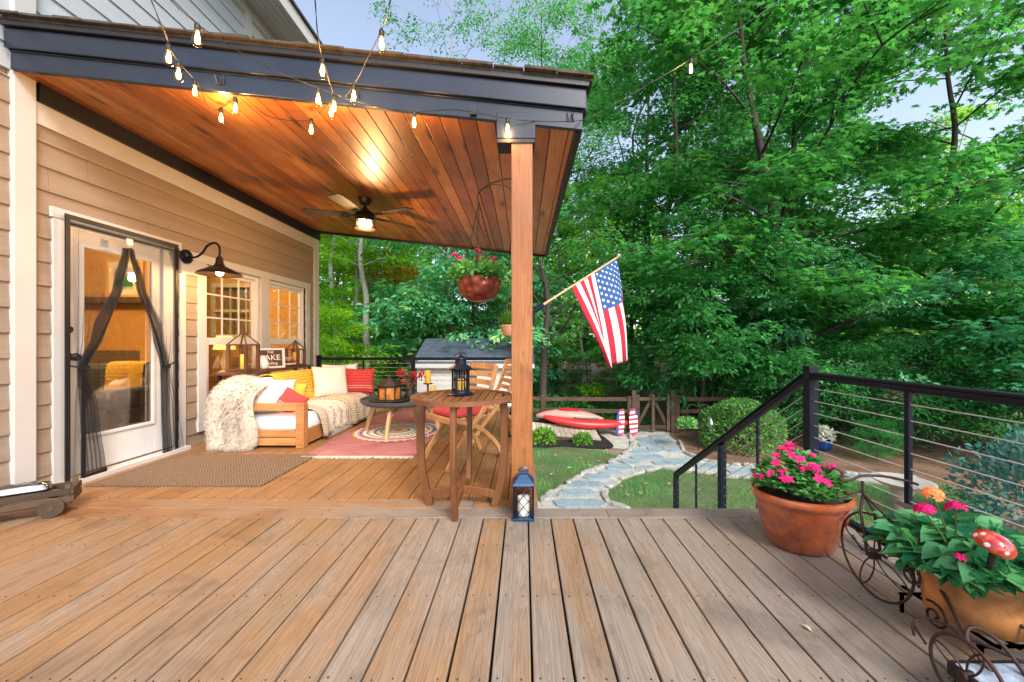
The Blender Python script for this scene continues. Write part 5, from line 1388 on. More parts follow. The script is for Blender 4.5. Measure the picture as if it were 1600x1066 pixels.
# ================================================================== flower pot by the stairs
def vinca():
    c = Vector((1.535,2.16,0)); t = thing('flower_pot', 'large glazed terracotta pot overflowing with magenta flowers at the stair top', 'flower pot', c)
    b = MB(); b.lathe([(.145,.002),(.16,.01),(.19,.08),(.215,.17),(.228,.235),(.232,.252),(.246,.262),(.252,.28),(.246,.298),(.232,.302),(.222,.295),(.218,.26)], 56, c, sy=.86); b.build('bowl', [M['terracotta']], t, smooth=50)
    b = MB(); b.lathe([(.219,.262),(.10,.272),(.01,.275)], 32, c, sy=.86); b.build('soil', [M['soil']], t)
    r = np.random.default_rng(11); C, O = [], []
    K = 270
    for k in range(K):
        a = r.random()*2*pi; q = math.sqrt(r.random()); h = (1-q*q*.75)*(.45+.55*r.random()); C.append((c.x+.205*q*math.cos(a)-.02, c.y+.18*q*math.sin(a), .285+.225*h)); O.append((math.cos(a)*q, math.sin(a)*q, .35))
    C, O = np.array(C), np.array(O); per = 8; a = r.random((K,per))*2*pi
    rad = np.stack([np.cos(a),np.sin(a),.25+0*a],-1); p = C[:,None]+rad*.008; d = rad+O[:,None]*.5+r.normal(0,.25,(K,per,3)); n = np.array([0,0,1])+r.normal(0,.35,(K,per,3))
    link_mesh('foliage', leaves('foliage', p.reshape(-1,3), d.reshape(-1,3), n.reshape(-1,3), .058*(.6+.6*r.random(K*per)), 'oval', M['leaf_pot']), t)
    b = MB(); rr = random.Random(4)
    for k in range(36):
        a = rr.uniform(0,2*pi); q = math.sqrt(rr.random()); h = 1-q*q*.72
        p = c+Vector((.22*q*math.cos(a)-.02, .19*q*math.sin(a), .315+.235*h+rr.uniform(-.02,.03))); nrm = Vector((math.cos(a)*q+rr.uniform(-.3,.3), math.sin(a)*q-.35, .8))
        for _ in range(rr.choice([1,2,2,3])): flower(b, p+Vector((rr.uniform(-.022,.022),rr.uniform(-.02,.02),rr.uniform(-.008,.012))), nrm+Vector((rr.uniform(-.3,.3),rr.uniform(-.3,.3),0)), rr.uniform(.019,.027))
    b.build('blossoms', [M['petal_pink']], t)
    b = stems_mb(6, 30, .2, .24, .005); b.v = [(v[0]+c.x, v[1]+c.y, v[2]+.27) for v in b.v]; b.build('stems', [M['stem']], t)
vinca()
# ================================================================== wrought iron tricycle stand and its planter
def trike():
    t = thing('tricycle_plant_stand', 'rusted wrought iron tricycle plant stand with a leaf shaped seat', 'plant stand', (1.55,1.6,0))
    def wheel(x, y, r, th, seat=True):
        b = MB(); c = Vector((x,y,r+.004)); b.tube([c+Vector((0,r*math.cos(a),r*math.sin(a))) for a in [2*pi*k/48 for k in range(48)]], th, 8, closed=True)
        for k in range(4):       # petal shaped loops for spokes
            a0 = 2*pi*k/4+.4; d = Vector((0,math.cos(a0),math.sin(a0))); e = Vector((0,-math.sin(a0),math.cos(a0)))
            b.tube(catmull([c, c+d*r*.35+e*r*.13, c+d*r*.75+e*r*.12, c+d*r*.97, c+d*r*.75-e*r*.12, c+d*r*.35-e*r*.13, c],4), th*.62, 5)
        b.lathe([(.016,-.018),(.016,.018)], 10, c, R=Matrix.Rotation(pi/2,3,'Y')); b.build('wheel', [M['iron']], t, smooth=60)
    wheel(1.545,1.72,.175,.0052); wheel(1.34,1.18,.105,.0052); wheel(1.76,1.18,.105,.0052)
    b = MB()
    fork = Vector((1.545,1.72,.18))
    for sx in (-.03,.03): b.tube([fork+Vector((sx,0,0)), (1.545+sx,1.755,.36), (1.545,1.775,.43), (1.545,1.78,.485)], .0062, 7)
    b.tube(catmull([(1.43,1.84,.50),(1.44,1.81,.535),(1.47,1.80,.515),(1.46,1.80,.485),(1.50,1.785,.49),(1.545,1.78,.51),(1.62,1.76,.515),(1.68,1.72,.51),(1.70,1.68,.505)],6), .006, 7)
    b.tube(catmull([(1.455,1.80,.44),(1.44,1.79,.415),(1.465,1.785,.40),(1.50,1.785,.425),(1.545,1.78,.44)],6), .005, 6)
    b.tube(catmull([(1.545,1.775,.43),(1.56,1.66,.36),(1.57,1.56,.28),(1.60,1.50,.26),(1.60,1.43,.30),(1.63,1.40,.33)],6), .0062, 7)       # back bone to seat
    b.tube(catmull([(1.57,1.56,.28),(1.53,1.42,.20),(1.47,1.30,.15),(1.42,1.18,.115)],6), .0065, 7); b.tube(catmull([(1.57,1.56,.28),(1.63,1.42,.20),(1.70,1.30,.15),(1.76,1.18,.115)],6), .0065, 7)
    b.tube([(1.34,1.18,.109),(1.76,1.18,.109)], .006, 7)
    for s in (1,-1):     # scrolls under the seat
        pts = [Vector((1.545+.012*s, 1.60-.05+.055*math.cos(k*.42)*(1-k/26), .20+.055*math.sin(k*.42)*(1-k/26))) for k in range(24)]; b.tube(pts, .0045, 6)
        pts = [Vector((1.50, 1.47-.045+.05*math.cos(k*.42+1)*(1-k/26), .12+.05*math.sin(k*.42+1)*(1-k/26))) for k in range(24)]; b.tube(pts, .0045, 6)
        b.tube(catmull([(1.38,1.36+.02*s,.085),(1.42,1.42,.10),(1.47,1.41,.12),(1.49,1.35,.125),(1.46,1.30,.13)],5), .0045, 6)
    b.tube(catmull([(1.545,1.74,.20),(1.52,1.70,.22),(1.545,1.665,.20),(1.57,1.70,.19),(1.545,1.74,.20)],5), .0045, 6)
    b.tube(catmull([(1.50,1.78,.24),(1.49,1.72,.205),(1.53,1.69,.22),(1.60,1.66,.205),(1.59,1.60,.23)],1), .0045, 6)
    b.tube(catmull([(1.42,1.18,.115),(1.41,1.24,.17),(1.45,1.26,.20),(1.49,1.22,.18),(1.50,1.14,.10)],6), .006, 7)
    b.tube(catmull([(1.46,1.28,.15),(1.60,1.14,.13),(1.76,1.10,.13)],6), .0055, 6)
    b.build('frame', [M['iron']], t, smooth=60)
    b = MB(); rings = []; o = Vector((1.64,1.66,.40))       # leaf shaped seat
    for k in range(13):
        f = k/12; w = .052*math.sin(pi*min(1,f*.96+.04))**.8+.001; p = o+Vector((.02,-.01,0))+Vector((-.05+.16*f,.075-.19*f,.012-.05*f+.02*(1-f)**2)); s = Vector((.75,.62,0)).normalized()
        rings.append([p-s*w, p+Vector((0,0,.008*math.sin(pi*f))), p+s*w, p+Vector((0,0,-.004))])
    b.loft(rings); b.build('seat', [M['iron']], t, smooth=50)
    b = MB(); b.tube([(1.63,1.40,.33),(1.66,1.60,.395)], .006, 7); b.tube([(1.60,1.50,.26),(1.63,1.64,.39)], .005, 6); b.build('seat_post', [M['iron']], t)
    b = MB()
    for i in range(4): b.bar((1.61+i*.07,1.32,.082),(1.61+i*.07,1.66,.082),.012,.008)
    b.bar((1.56,1.34,.075),(1.82,1.34,.075),.012,.006); b.bar((1.56,1.62,.075),(1.82,1.62,.075),.012,.006)
    for q in ((1.57,1.34),(1.81,1.34),(1.57,1.62),(1.81,1.62)): b.bar((q[0],q[1],0),(q[0],q[1],.072),.01,.01); b.build('cart_bed', [M['ironblack']], t)
    t = thing('low_stand', 'low iron stand with a pale veined stone top under the teal leaved planter', 'stand', (1.6,1.1,0))
    b = MB(); b.bb(1.34,1.80,1.03,1.215,.105,.122); b.build('stone_top', [plain('veined pale stone',(.30,.36,.45),.35,0,.7,16,.05)], t, bevel=.004)
    b = MB(); b.bb(1.33,1.805,1.02,1.03,.08,.121); b.bb(1.33,1.805,1.2155,1.226,.08,.121); b.bb(1.329,1.3395,1.03,1.2155,.08,.121); b.build('frame', [M['ironblack']], t)
    for x in (1.36,1.78):
        for y in (1.04,1.20): b = MB(); b.bb(x-.01,x+.01,y-.01,y+.01,0,.08); b.build('leg', [M['ironblack']], t)
trike()
def planter():
    c = Vector((1.675,1.46,.088)); t = thing('planter', 'tan clay planter of broad teal leaves on the iron tricycle stand', 'planter', c)
    b = MB(); rings = []
    for r, z in ((.115,.001),(.125,.008),(.142,.09),(.152,.165),(.164,.178),(.166,.205),(.150,.21),(.142,.17)):
        rings.append([c+Vector((r*(1+.02*math.sin(3*a+z*30))*math.cos(a), 1.0*r*(1+.02*math.sin(3*a+z*30))*math.sin(a), z+.006*math.sin(2*a+z*20))) for a in [2*pi*k/40 for k in range(40)]])
    b.loft(rings); b.build('pot', [M['claytan']], t, smooth=50)
    b = MB(); b.lathe([(.140,.172),(.01,.185)], 28, c); b.build('soil', [M['soil']], t)
    r = np.random.default_rng(21); P_, D_, N_, S_ = [], [], [], []; st = MB()
    for k in range(105):
        a = r.random()*2*pi; q = r.random()**.6; l = .07+.13*r.random(); o = np.array(c)+[.10*q*math.cos(a),.10*q*math.sin(a),.175]
        out = .11*q+.07*r.random()
        if math.cos(a) < -.2: out += .03*r.random()
        e = o+np.array([out*math.cos(a), .85*out*math.sin(a), l*(1-.55*q)])
        st.tube([tuple(o), tuple((o+e)/2+[0,0,.03]), tuple(e)], [.0035,.003,.002], 5)
        for j in range(9):
            f = .35+.65*j/8; p = o*(1-f)+e*f+[0,0,.03*(1-abs(2*f-1))]; aa = a+j*2.4+r.normal(0,.3)
            P_.append(p); D_.append([math.cos(aa),math.sin(aa),r.normal(.05,.25)]); N_.append([r.normal(0,.6),r.normal(-.3,.6),1]); S_.append((.108 if j < 7 else .06)*(.5+.75*r.random()))
    fm = leaves('foliage', np.array(P_), np.array(D_), np.array(N_), np.array(S_), 'broad', M['leaf_big']); fm.polygons.foreach_set('use_smooth', [True]*len(fm.polygons)); link_mesh('foliage', fm, t)
    st.build('stems', [M['stem']], t)
    rr = random.Random(9); b = MB()
    spots = [((1458,776,1.38),1,.036),((1446,801,1.36),0,.034),((1494,796,1.36),0,.03),((1437,843,1.5),0,.014),((1500,872,1.3),0,.012)]
    for s, mi, R in spots:
        p = U(*s); cluster(b, p, R*.85, int(26*R/.03), .0125, mi, rr, .2)
        if mi: cluster(b, p+Vector((0,0,.004)), R*.5, 10, .012, 1, rr, .9)
    b.build('blossoms', [M['petal_pink'], M['petal_coral']], t)
    b = MB()
    for s, mi, R in spots[:3]: p = U(*s); b.tube([c+Vector((-.05,0,.2)), (c+p)/2+Vector((-.03,0,.12)), p], [.004,.003,.003], 5)
    b.build('flower_stalks', [M['stem']], t)
planter()
def globe():
    p = U(1553,850,1.27); t = thing('glass_mushroom', 'red spotted glass mushroom ornament poking out of the teal leaves', 'ornament', p)
    Rm = Euler((.35,.30,0)).to_matrix(); b = MB()
    b.lathe([(.004,.036),(.020,.033),(.037,.026),(.049,.011),(.052,-.004),(.047,-.016),(.031,-.022),(.009,-.022)], 40, p, R=Rm); b.build('cap', [M['artglass']], t, smooth=70)
    b = MB(); b.tube([p+Vector((0,0,-.02)), p+Vector((.02,.05,-.2))], .009, 8); b.build('stake', [M['ironblack']], t)
globe()
# ================================================================== ground
def G2(u, v): p = G(u, v); return (p.x, p.y)
def ground():
    b = MB(); xs = [-60,-40,-28,-20,-15,-11,-8,-5,-2,1,4,7,10,13,17,22,30,45,70]; ys = [-14,-6,0,3,5,7,9,11,13,15,18,22,27,34,45,60,90]
    def z(x, y): return GZ-.012 + (max(0,y-15)*.045 if y > 15 else 0) + (.05*math.sin(x*.7)*math.cos(y*.5) if y > 14 else 0)
    n = len(xs); b.add([(x,y,z(x,y)) for y in ys for x in xs], [(j*n+i,j*n+i+1,(j+1)*n+i+1,(j+1)*n+i) for j in range(len(ys)-1) for i in range(n-1)])
    return tag(b.build('ground', [M['forestfloor']], smooth=180, fix=False), kind='structure')
ground()
def sheet(name, poly, z, mt):
    b = MB(); b.add([(x,y,z) for x,y in poly], [tuple(range(len(poly)))]); o = b.build(name, [M[mt]], fix=False); 
    if o.data.polygons[0].normal.z < 0: o.data.flip_normals()
    return tag(o, kind='structure')
def smooth_poly(pts, k=5):
    P_ = [Vector((x,y,0)) for x,y in pts]; n = len(P_); out = []
    for i in range(n):
        a,b_,c,d = P_[i-1],P_[i],P_[(i+1)%n],P_[(i+2)%n]
        for j in range(k):
            t = j/k; q = .5*((2*b_)+(c-a)*t+(2*a-5*b_+4*c-d)*t*t+(3*b_-a-3*c+d)*t**3); out.append((q.x,q.y))
    return out
lawn_poly = [(-2,5.2),(4.5,5.2),(7.4,6.0),(7.6,7.1),(6.0,7.6),(4.2,7.75),(2.6,8.1),(1.8,9.2),(.5,9.9),(-2,9.9)]
sheet('lawn', lawn_poly, GZ-.004, 'lawnbase')
L_edge = [G2(832,797),G2(848,782),G2(880,762),G2(905,745),G2(935,732),G2(962,720),G2(985,703),G2(988,692),G2(984,682)]
T_edge = [G2(1046,681),G2(1062,693),G2(1072,708),G2(1100,719),G2(1150,727),G2(1220,733),G2(1330,742),G2(1440,748)]
B_edge = [G2(1450,762),G2(1330,752),G2(1220,746),G2(1150,746),G2(1085,738),G2(1040,734),G2(1010,737),G2(978,747),G2(953,762),G2(945,775),G2(955,787),G2(975,796),G2(985,806)]
path_poly = L_edge+T_edge+B_edge
sheet('path', [tuple(p) for p in path_poly], GZ, 'gravel')
sheet('gravel_patch', [G2(935,672),G2(1046,672),G2(1046,682),G2(984,682),G2(988,692),G2(985,703),G2(955,700),G2(940,690)], GZ-.0015, 'gravel')
sheet('pine_straw_bed', [G2(1046,672),G2(1120,664),G2(1240,655),G2(1500,655),(22,8),(18,5),(9.5,5.0),(7.6,6.0),(7.5,7.0),G2(1440,748),G2(1330,742),G2(1220,733),G2(1150,727),G2(1100,719),G2(1072,708),G2(1062,693),G2(1046,681)], GZ-.006, 'pinestraw')
sheet('mulch_bed', smooth_poly([G2(826,700),G2(880,698),G2(930,702),G2(958,700),G2(950,688),G2(930,678),G2(870,672),G2(826,672)],4), GZ+.012, 'blackmulch')
# flagstones in the path
def inside(x, y, poly):
    c = False
    for i in range(len(poly)):
        x0,y0 = poly[i-1]; x1,y1 = poly[i]
        if (y0 > y) != (y1 > y) and x < (x1-x0)*(y-y0)/(y1-y0)+x0: c = not c
    return c
def flags():
    r = random.Random(12)
    slabs = [((905,787),.95,.30),((895,771),.85,.28),((915,757),.78,.3),((933,746),.62,.26),((955,740),.5,.28),((967,730),.62,.34),((985,722),.55,.3),((1012,716),.75,.4),((1000,706),.6,.36),((1028,702),.62,.42),((1012,695),.6,.42),((1038,690),.55,.4),((1008,687),.5,.36),((1026,683),.5,.32),((1050,703),.45,.4),((1062,722),.75,.36),((1035,724),.5,.3),((1105,729),.8,.32),((1160,736),.7,.34),((1215,740),.8,.36),((1275,743),.8,.34),((1345,747),.8,.34),((1010,732),.5,.22)]
    for (u, v), w, h in slabs:
        c = G(u, v); n = r.randint(6,8); poly = []
        for k in range(n):
            a = 2*pi*(k+r.uniform(-.2,.2))/n; q = r.uniform(.82,1.08)
            poly.append((c.x+w/2*q*math.copysign(abs(math.cos(a))**.7,math.cos(a)), c.y+h/2*1.25*q*math.copysign(abs(math.sin(a))**.7,math.sin(a))))
        b = MB(); b.prism(poly, GZ-.02, GZ+.018+r.uniform(0,.012)); tag(b.build('flagstone', [M['flag']], bevel=.008), 'flat blue grey flagstone laid in the pale gravel path', 'flagstone', 'flagstones of the garden path')
flags()
def edging():
    r = random.Random(5)
    for edge in (L_edge, T_edge[1:], B_edge):
        P_ = [Vector((x,y,GZ)) for x,y in edge]; Q = catmull(P_, 10); acc = 0; last = Q[0]; nxt = .1
        for a, c in zip(Q, Q[1:]):
            acc += (c-a).length
            if acc < nxt: continue
            L = r.uniform(.18,.5); acc = 0; nxt = L*.92
            d = (c-a).normalized(); rz = math.atan2(d.y,d.x)+r.uniform(-.12,.12); w = r.uniform(.08,.14); h = r.uniform(.03,.075); n = 7; rings = []
            for z, k in ((-.03,1.0),(h*.6,1.0),(h,.86)):
                rings.append([a+Matrix.Rotation(rz,3,'Z')@Vector((L/2*k*r.uniform(.8,1.08)*math.copysign(abs(math.cos(t))**.5,math.cos(t)), w/2*k*r.uniform(.85,1.1)*math.copysign(abs(math.sin(t))**.5,math.sin(t)), z+r.uniform(-.006,.008))) for t in [2*pi*j/n+.3 for j in range(n)]])
            b = MB(); b.loft(rings); tag(b.build('edging_stone', [M['stone']], bevel=.006), 'rough pale stone lining the edge of the garden path', 'stone', 'edging stones along the garden path')
edging()
def grass():
    r = np.random.default_rng(2); pts = []
    poly = [tuple(p) for p in path_poly]
    mul = [G2(815,702),G2(880,700),G2(930,704),G2(960,702),G2(950,688),G2(930,676),G2(815,668)]
    while len(pts) < 75000:
        x = r.uniform(-1.2,7.5,4000); y = 5.6+4.3*r.random(4000)**1.0
        for a, c in zip(x, y):
            if inside(a,c,lawn_poly) and not inside(a,c,poly) and not inside(a,c,mul): pts.append((a,c,GZ-.004))
    p = np.array(pts); n = len(p); pat = np.sin(p[:,0]*2.1+np.sin(p[:,1]*1.7))*np.sin(p[:,1]*2.7+1)+r.normal(0,.3,n)
    keep = ~((pat > .45) & (r.random(n) < .9)); p = p[keep]; n = len(p); hgt = .7+.6*np.sin(p[:,0]*3.3+1)*np.sin(p[:,1]*2.9+.5)
    a = r.random(n)*2*pi; d = np.stack([np.cos(a)*.45,np.sin(a)*.45,np.ones(n)],-1); nn = np.stack([-np.cos(a),-np.sin(a),.3*np.ones(n)],-1)
    T, f = LEAF['blade']
    me = leaves('grass', p, d, nn, .058*(.6+.7*r.random(n))*np.clip(hgt,.45,1.3), 'blade', M['grass'])
    v = np.empty(len(me.vertices)*3, np.float32); me.vertices.foreach_get('co', v)
    return tag(link_mesh('grass', me), 'short mown lawn grass beside the path', 'grass', None, 'stuff')
grass()
def fallen():
    r = random.Random(6)
    for u, v in ((1000,775),(1045,760),(1090,770),(1130,782),(890,735),(862,745),(935,724),(868,715),(970,764),(907,719),(922,731),(873,777),(882,770),(980,778),(1010,760),(948,706)):
        p = G(u,v); b = MB(); a = r.uniform(0,6); s = .05; e = Vector((math.cos(a),math.sin(a),0)); q = Vector((-e.y,e.x,0)); o = Vector((p.x,p.y,GZ+.05))
        b.add([o-e*s, o+q*s*.5+Vector((0,0,.015)), o+e*s, o-q*s*.5+Vector((0,0,.01))], [(0,1,2,3)]); tag(b.build('fallen_leaf', [M['litterleaf']]), 'pale dry leaf lying on the lawn grass', 'leaf', 'fallen leaves on the lawn')
fallen()
def deck_leaf():
    for (u, v), a, mt, lab in (((1178,816),.4,'leaf_gold','curled yellow leaf on the deck boards left of the terracotta pot'),((1262,984),2.0,'litterleaf','pale dry leaf on the deck boards nearest the camera')):
        p = G(u, v, 0); e = Vector((math.cos(a),math.sin(a),0)); q = Vector((-e.y,e.x,0)); s = .018; o = Vector((p.x,p.y,.004)); z = Vector((0,0,1)); b = MB()
        b.add([o-e*s, o-e*s*.3+q*s*.42+z*.006, o+e*s*.4+q*s*.36+z*.008, o+e*s*1.1+z*.003, o+e*s*.4-q*s*.36+z*.009, o-e*s*.3-q*s*.42+z*.005, o+z*.001], [(0,1,6),(1,2,6),(2,3,6),(3,4,6),(4,5,6),(5,0,6)]); tag(b.build('fallen_leaf', [M[mt]]), lab, 'leaf')
deck_leaf()
def drop(mesh_o, loc): mesh_o.location = loc; return mesh_o
# shrubs and plants
def plant(name, label, meshes, loc, cat='shrub', group=None, s=1, rz=0, stem=None):
    t = thing(name, label, cat, (0,0,0), group); link_mesh('foliage', meshes, t)
    if stem: stem.build('stems', [M['bark']], t)
    t.location = loc; t.scale = (s,s,s); t.rotation_euler = (0,0,rz); return t
box = bush_mesh(3, .95, 1.15, 10500, .072, 'oval', M['leaf_box'], .8, .72, .13)
plant('boxwood_bush', 'round clipped boxwood bush on the pine straw behind the stair rail', box, (5.35,9.6,GZ), stem=stems_mb(2,9,.6,.8))
sm = bush_mesh(5, .30, .34, 420, .11, 'oval', M['leaf_lantana'], .7, .5, .2)
for (u, v), lab, s in (((848,692),'small yellow green shrub in black mulch nearest the cedar post',1.0),((910,694),'smaller shrub at the right end of the black mulch bed',.75)):
    p = G(u,v); plant('mulch_shrub', lab, sm, (p.x,p.y,GZ), s=s, stem=stems_mb(4,5,.2,.25,.006))
bl = bush_mesh(9, 1.0, 1.5, 5200, .075, 'oval', M['leaf_blue'], .9, .5, .3)
plant('blue_shrub', 'large blue green shrub beyond the right hand cable railing', bl, (6.6,4.75,GZ), s=1.0, stem=stems_mb(8,12,.7,1.2))
# birdbath
def birdbath():
    c = Vector((4.58,4.72,GZ)); t = thing('birdbath', 'pale cast stone birdbath on a fluted pedestal beyond the railing', 'birdbath', c)
    b = MB(); b.lathe([(.16,-.02),(.17,.06),(.13,.09),(.085,.14),(.075,.42),(.085,.72),(.12,.80),(.13,.82)], 28, c); b.build('pedestal', [M['concrete']], t, smooth=45)
    b = MB(); b.lathe([(.12,.821),(.24,.855),(.29,.885),(.30,.90),(.285,.905),(.255,.895),(.15,.872),(.01,.868)], 40, c); b.build('basin', [M['concrete']], t, smooth=45)
birdbath()
def hooks():
    p = G(1082,716); p = Vector((4.15,9.25,GZ)); t = thing('shepherd_hook', 'thin black double shepherd hook standing at the edge of the pine straw', 'hook', p)
    b = MB(); b.tube([p+Vector((0,0,-.1)), p+Vector((0,0,.98))], .012, 8); b.build('stake', [M['ironblack']], t)
    for s in (-1,1):
        b = MB(); b.tube(catmull([p+Vector((0,0,.92)), p+Vector((.04*s,0,1.05)), p+Vector((.17*s,0,1.08)), p+Vector((.27*s,0,1.0)), p+Vector((.28*s,0,.90))],5), .009, 7); b.build('arm', [M['ironblack']], t)
    c = p+Vector((-.28,0,.46)); t = thing('hanging_planter', 'white flowered planter hanging from the left arm of the shepherd hook', 'planter', c)
    b = MB(); b.lathe([(.06,0),(.12,.05),(.15,.14),(.155,.15),(.14,.14),(.01,.13)], 20, c); b.build('pot', [M['ironblack']], t, smooth=50)
    me = bush_mesh(13,.22,.22,500,.07,'oval',M['leaf_pot'],.7,.4,.2); me.transform(Matrix.Translation(c+Vector((0,0,.10)))); link_mesh('foliage', me, t)
    b = MB(); rr = random.Random(2)
    for k in range(16): a = rr.uniform(0,6.3); q = rr.uniform(0,.18); cluster(b, c+Vector((q*math.cos(a),q*math.sin(a),.27-.4*q*q+rr.uniform(-.02,.02))), .015, 4, .02, 0, rr)
    b.build('blossoms', [M['petal_white']], t)
    b = MB()
    for k in range(3): a = 2*pi*k/3; b.tube([c+Vector((.15*math.cos(a),.15*math.sin(a),.14)), p+Vector((-.28,0,.90))], .003, 5)
    b.build('chain', [M['ironblack']], t)
    c = p+Vector((.28,0,.62)); t = thing('glass_globe', 'clear bulb shaped garden globe hanging from the right arm of the shepherd hook', 'ornament', c)
    b = MB(); b.lathe([(.01,-.10),(.06,-.085),(.095,-.03),(.09,.03),(.05,.09),(.035,.13),(.035,.17)], 24, c); b.build('globe', [glass('globe glass',(.9,.95,1),.25)], t, smooth=70)
    b = MB(); b.lathe([(.04,.165),(.04,.20),(.01,.215)], 14, c); b.tube([c+Vector((0,0,.21)), p+Vector((.28,0,.90))], .003, 5); b.build('cap', [M['chrome']], t)
hooks()
def bluepot():
    c = Vector((7.15,9.3,GZ)); t = thing('blue_pot', 'small cobalt blue pot of pale flowers on the pine straw by the corner post', 'flower pot', c)
    b = MB(); b.lathe([(.10,0),(.14,.03),(.17,.20),(.185,.21),(.185,.24),(.165,.24),(.16,.2),(.01,.2)], 24, c); b.build('pot', [M['bluepot']], t, smooth=45)
    me = bush_mesh(23,.20,.34,320,.08,'oval',M['petal_white'],.8,.4,.2); me.transform(Matrix.Translation(c+Vector((0,0,.22)))); link_mesh('foliage', me, t)
bluepot()

# ================================================================== fence, gate, boats, shed
def post_rail(label, a, b_, n, h=1.05, rails=(.25,.60,.93), group='weathered split rail fences round the garden'):
    a, b_ = Vector(a), Vector(b_); t = thing('rail_fence', label, 'fence', (a+b_)/2, group); up = Vector((0,0,1)); d = (b_-a)/n
    for i in range(n+1):
        p = a+d*i; b = MB(); b.bar(p-up*.2, p+up*(h+rnd.uniform(-.03,.04)), .12, .12, 0, d); b.build('post', [M['fence']], t, bevel=.012)
    for i in range(n):
        for z in rails:
            p, q = a+d*i+up*(z+rnd.uniform(-.02,.02)), a+d*(i+1)+up*(z+rnd.uniform(-.02,.02)); b = MB(); b.bar(p-d*.02, q+d*.02, .05, .11); b.build('rail', [M['fence']], t, bevel=.01)
    return t
post_rail('weathered rail fence running from the shed to the garden gate', (-1.9,11.45,GZ), (3.02,11.15,GZ), 2)
post_rail('weathered rail fence between the garden gate and the boxwood bush', (4.36,11.10,GZ), (8.6,11.4,GZ), 2)
post_rail('weathered rail fence far right under the drooping trees', (9.3,10.9,GZ), (16.2,8.2,GZ), 3)
def gate():
    t = thing('garden_gate', 'weathered wooden garden gate with diagonal braces at the end of the path', 'gate', (3.7,11.1,GZ)); up = Vector((0,0,1)); o = Vector((3.18,11.12,GZ)); w = 1.0
    for x in (-.04, w+.06):
        b = MB(); b.bar(o+Vector((x,0,-.2)), o+Vector((x,0,1.2)), .13, .13, 0, (1,0,0)); b.build('post', [M['fence']], t, bevel=.012)
    b = MB()
    for z in (.15,.95): b.bar(o+Vector((.04,0,z)), o+Vector((w-.04,0,z)), .04, .10)
    b.build('rail', [M['fence']], t, bevel=.008)
    b = MB()
    for x in (.07,w/2,w-.07): b.bar(o+Vector((x,-.04,.02)), o+Vector((x,-.04,1.08)), .09, .035, 0, (0,1,0))
    b.build('upright', [M['fence']], t, bevel=.008)
    b = MB()
    for s in (-1,1): b.bar(o+Vector((w/2+s*.05,.035,.90)), o+Vector((w/2+s*.42,.035,.20)), .09, .03, 0, (0,1,0))
    b.build('brace', [M['fence']], t, bevel=.006)
gate()
def hull(name, label, a, b_, w, h, mt, flip, zc, deckm):
    a, b_ = Vector(a), Vector(b_); t = thing(name, label, 'boat', (a+b_)/2); d = (b_-a).normalized(); s = Vector((-d.y,d.x,0)).normalized(); up = Vector((0,0,1)); L = (b_-a).length; rings = []
    for i in range(21):
        f = i/20; e = 1-abs(2*f-1)**2.0; k = max(.02, e**.8); sheer = .10*abs(2*f-1)**2.2*(1 if not flip else -1); ring = []
        for j in range(16):
            ang = 2*pi*j/16; x = math.copysign(abs(math.cos(ang))**.75,math.cos(ang))*w/2*k; z = math.sin(ang)*h/2*(.35+.65*k); ring.append(a+d*L*f+s*x+up*(z+sheer*(1 if z > 0 or True else 0)))
        rings.append(ring)
    b = MB(); b.loft(rings); b.build('hull', [mt], t, smooth=60)
    b = MB(); rings = []
    for f, k in ((.34,.3),(.38,.8),(.5,1),(.62,.8),(.66,.3)):
        p = a+d*L*f+up*(h*.5*(1)+.004) if not flip else a+d*L*f+up*(h*.5+.002); rings.append([p+s*w*.30*k+up*.004, p+s*w*.3*k+up*.02, p-s*w*.3*k+up*.02, p-s*w*.3*k+up*.004])
    b.loft(rings); b.build('cockpit' if not flip else 'keel_strip', [deckm], t)
hull('kayak', 'bright red kayak lying on the ground in front of the rail fence', (.55,10.72,GZ+.42), (2.88,10.80,GZ+.24), .58, .26, M['boatred'], False, 0, M['indark'])
hull('canoe', 'faded pinkish hull lying upside down behind the red kayak', (.35,11.0,GZ+.58), (2.26,11.02,GZ+.47), .66, .27, M['boatwhite'], True, 0, M['boatred'])
def plank_ramp():
    t = thing('plank_ramp', 'low weathered plank ramp in front of the boats', 'ramp', (1.0,10.4,GZ)); b = MB(); A, B = Vector((-.2,10.30,GZ+.22)), Vector((2.02,10.12,GZ+.045)); d = (B-A); s = Vector((-.06,.62,.16)); n = 15
    for i in range(n):
        p = A+d*(i/n); q = A+d*((i+.93)/n); b.add([p,q,q+s,p+s]+[x-Vector((0,0,.035)) for x in (p,q,q+s,p+s)], [(0,1,2,3),(7,6,5,4),(0,4,5,1),(1,5,6,2),(2,6,7,3),(3,7,4,0)])
    b.build('planks', [M['greywood']], t)
    b = MB(); b.bar(A+s*.93-Vector((0,0,.08)), B+s*.95-Vector((0,0,.08)), .04, .09); b.bar(A+s*.05-Vector((0,0,.08)), B+s*.05-Vector((0,0,.08)), .04, .09); b.build('bearer', [M['oldwood']], t)
plank_ramp()
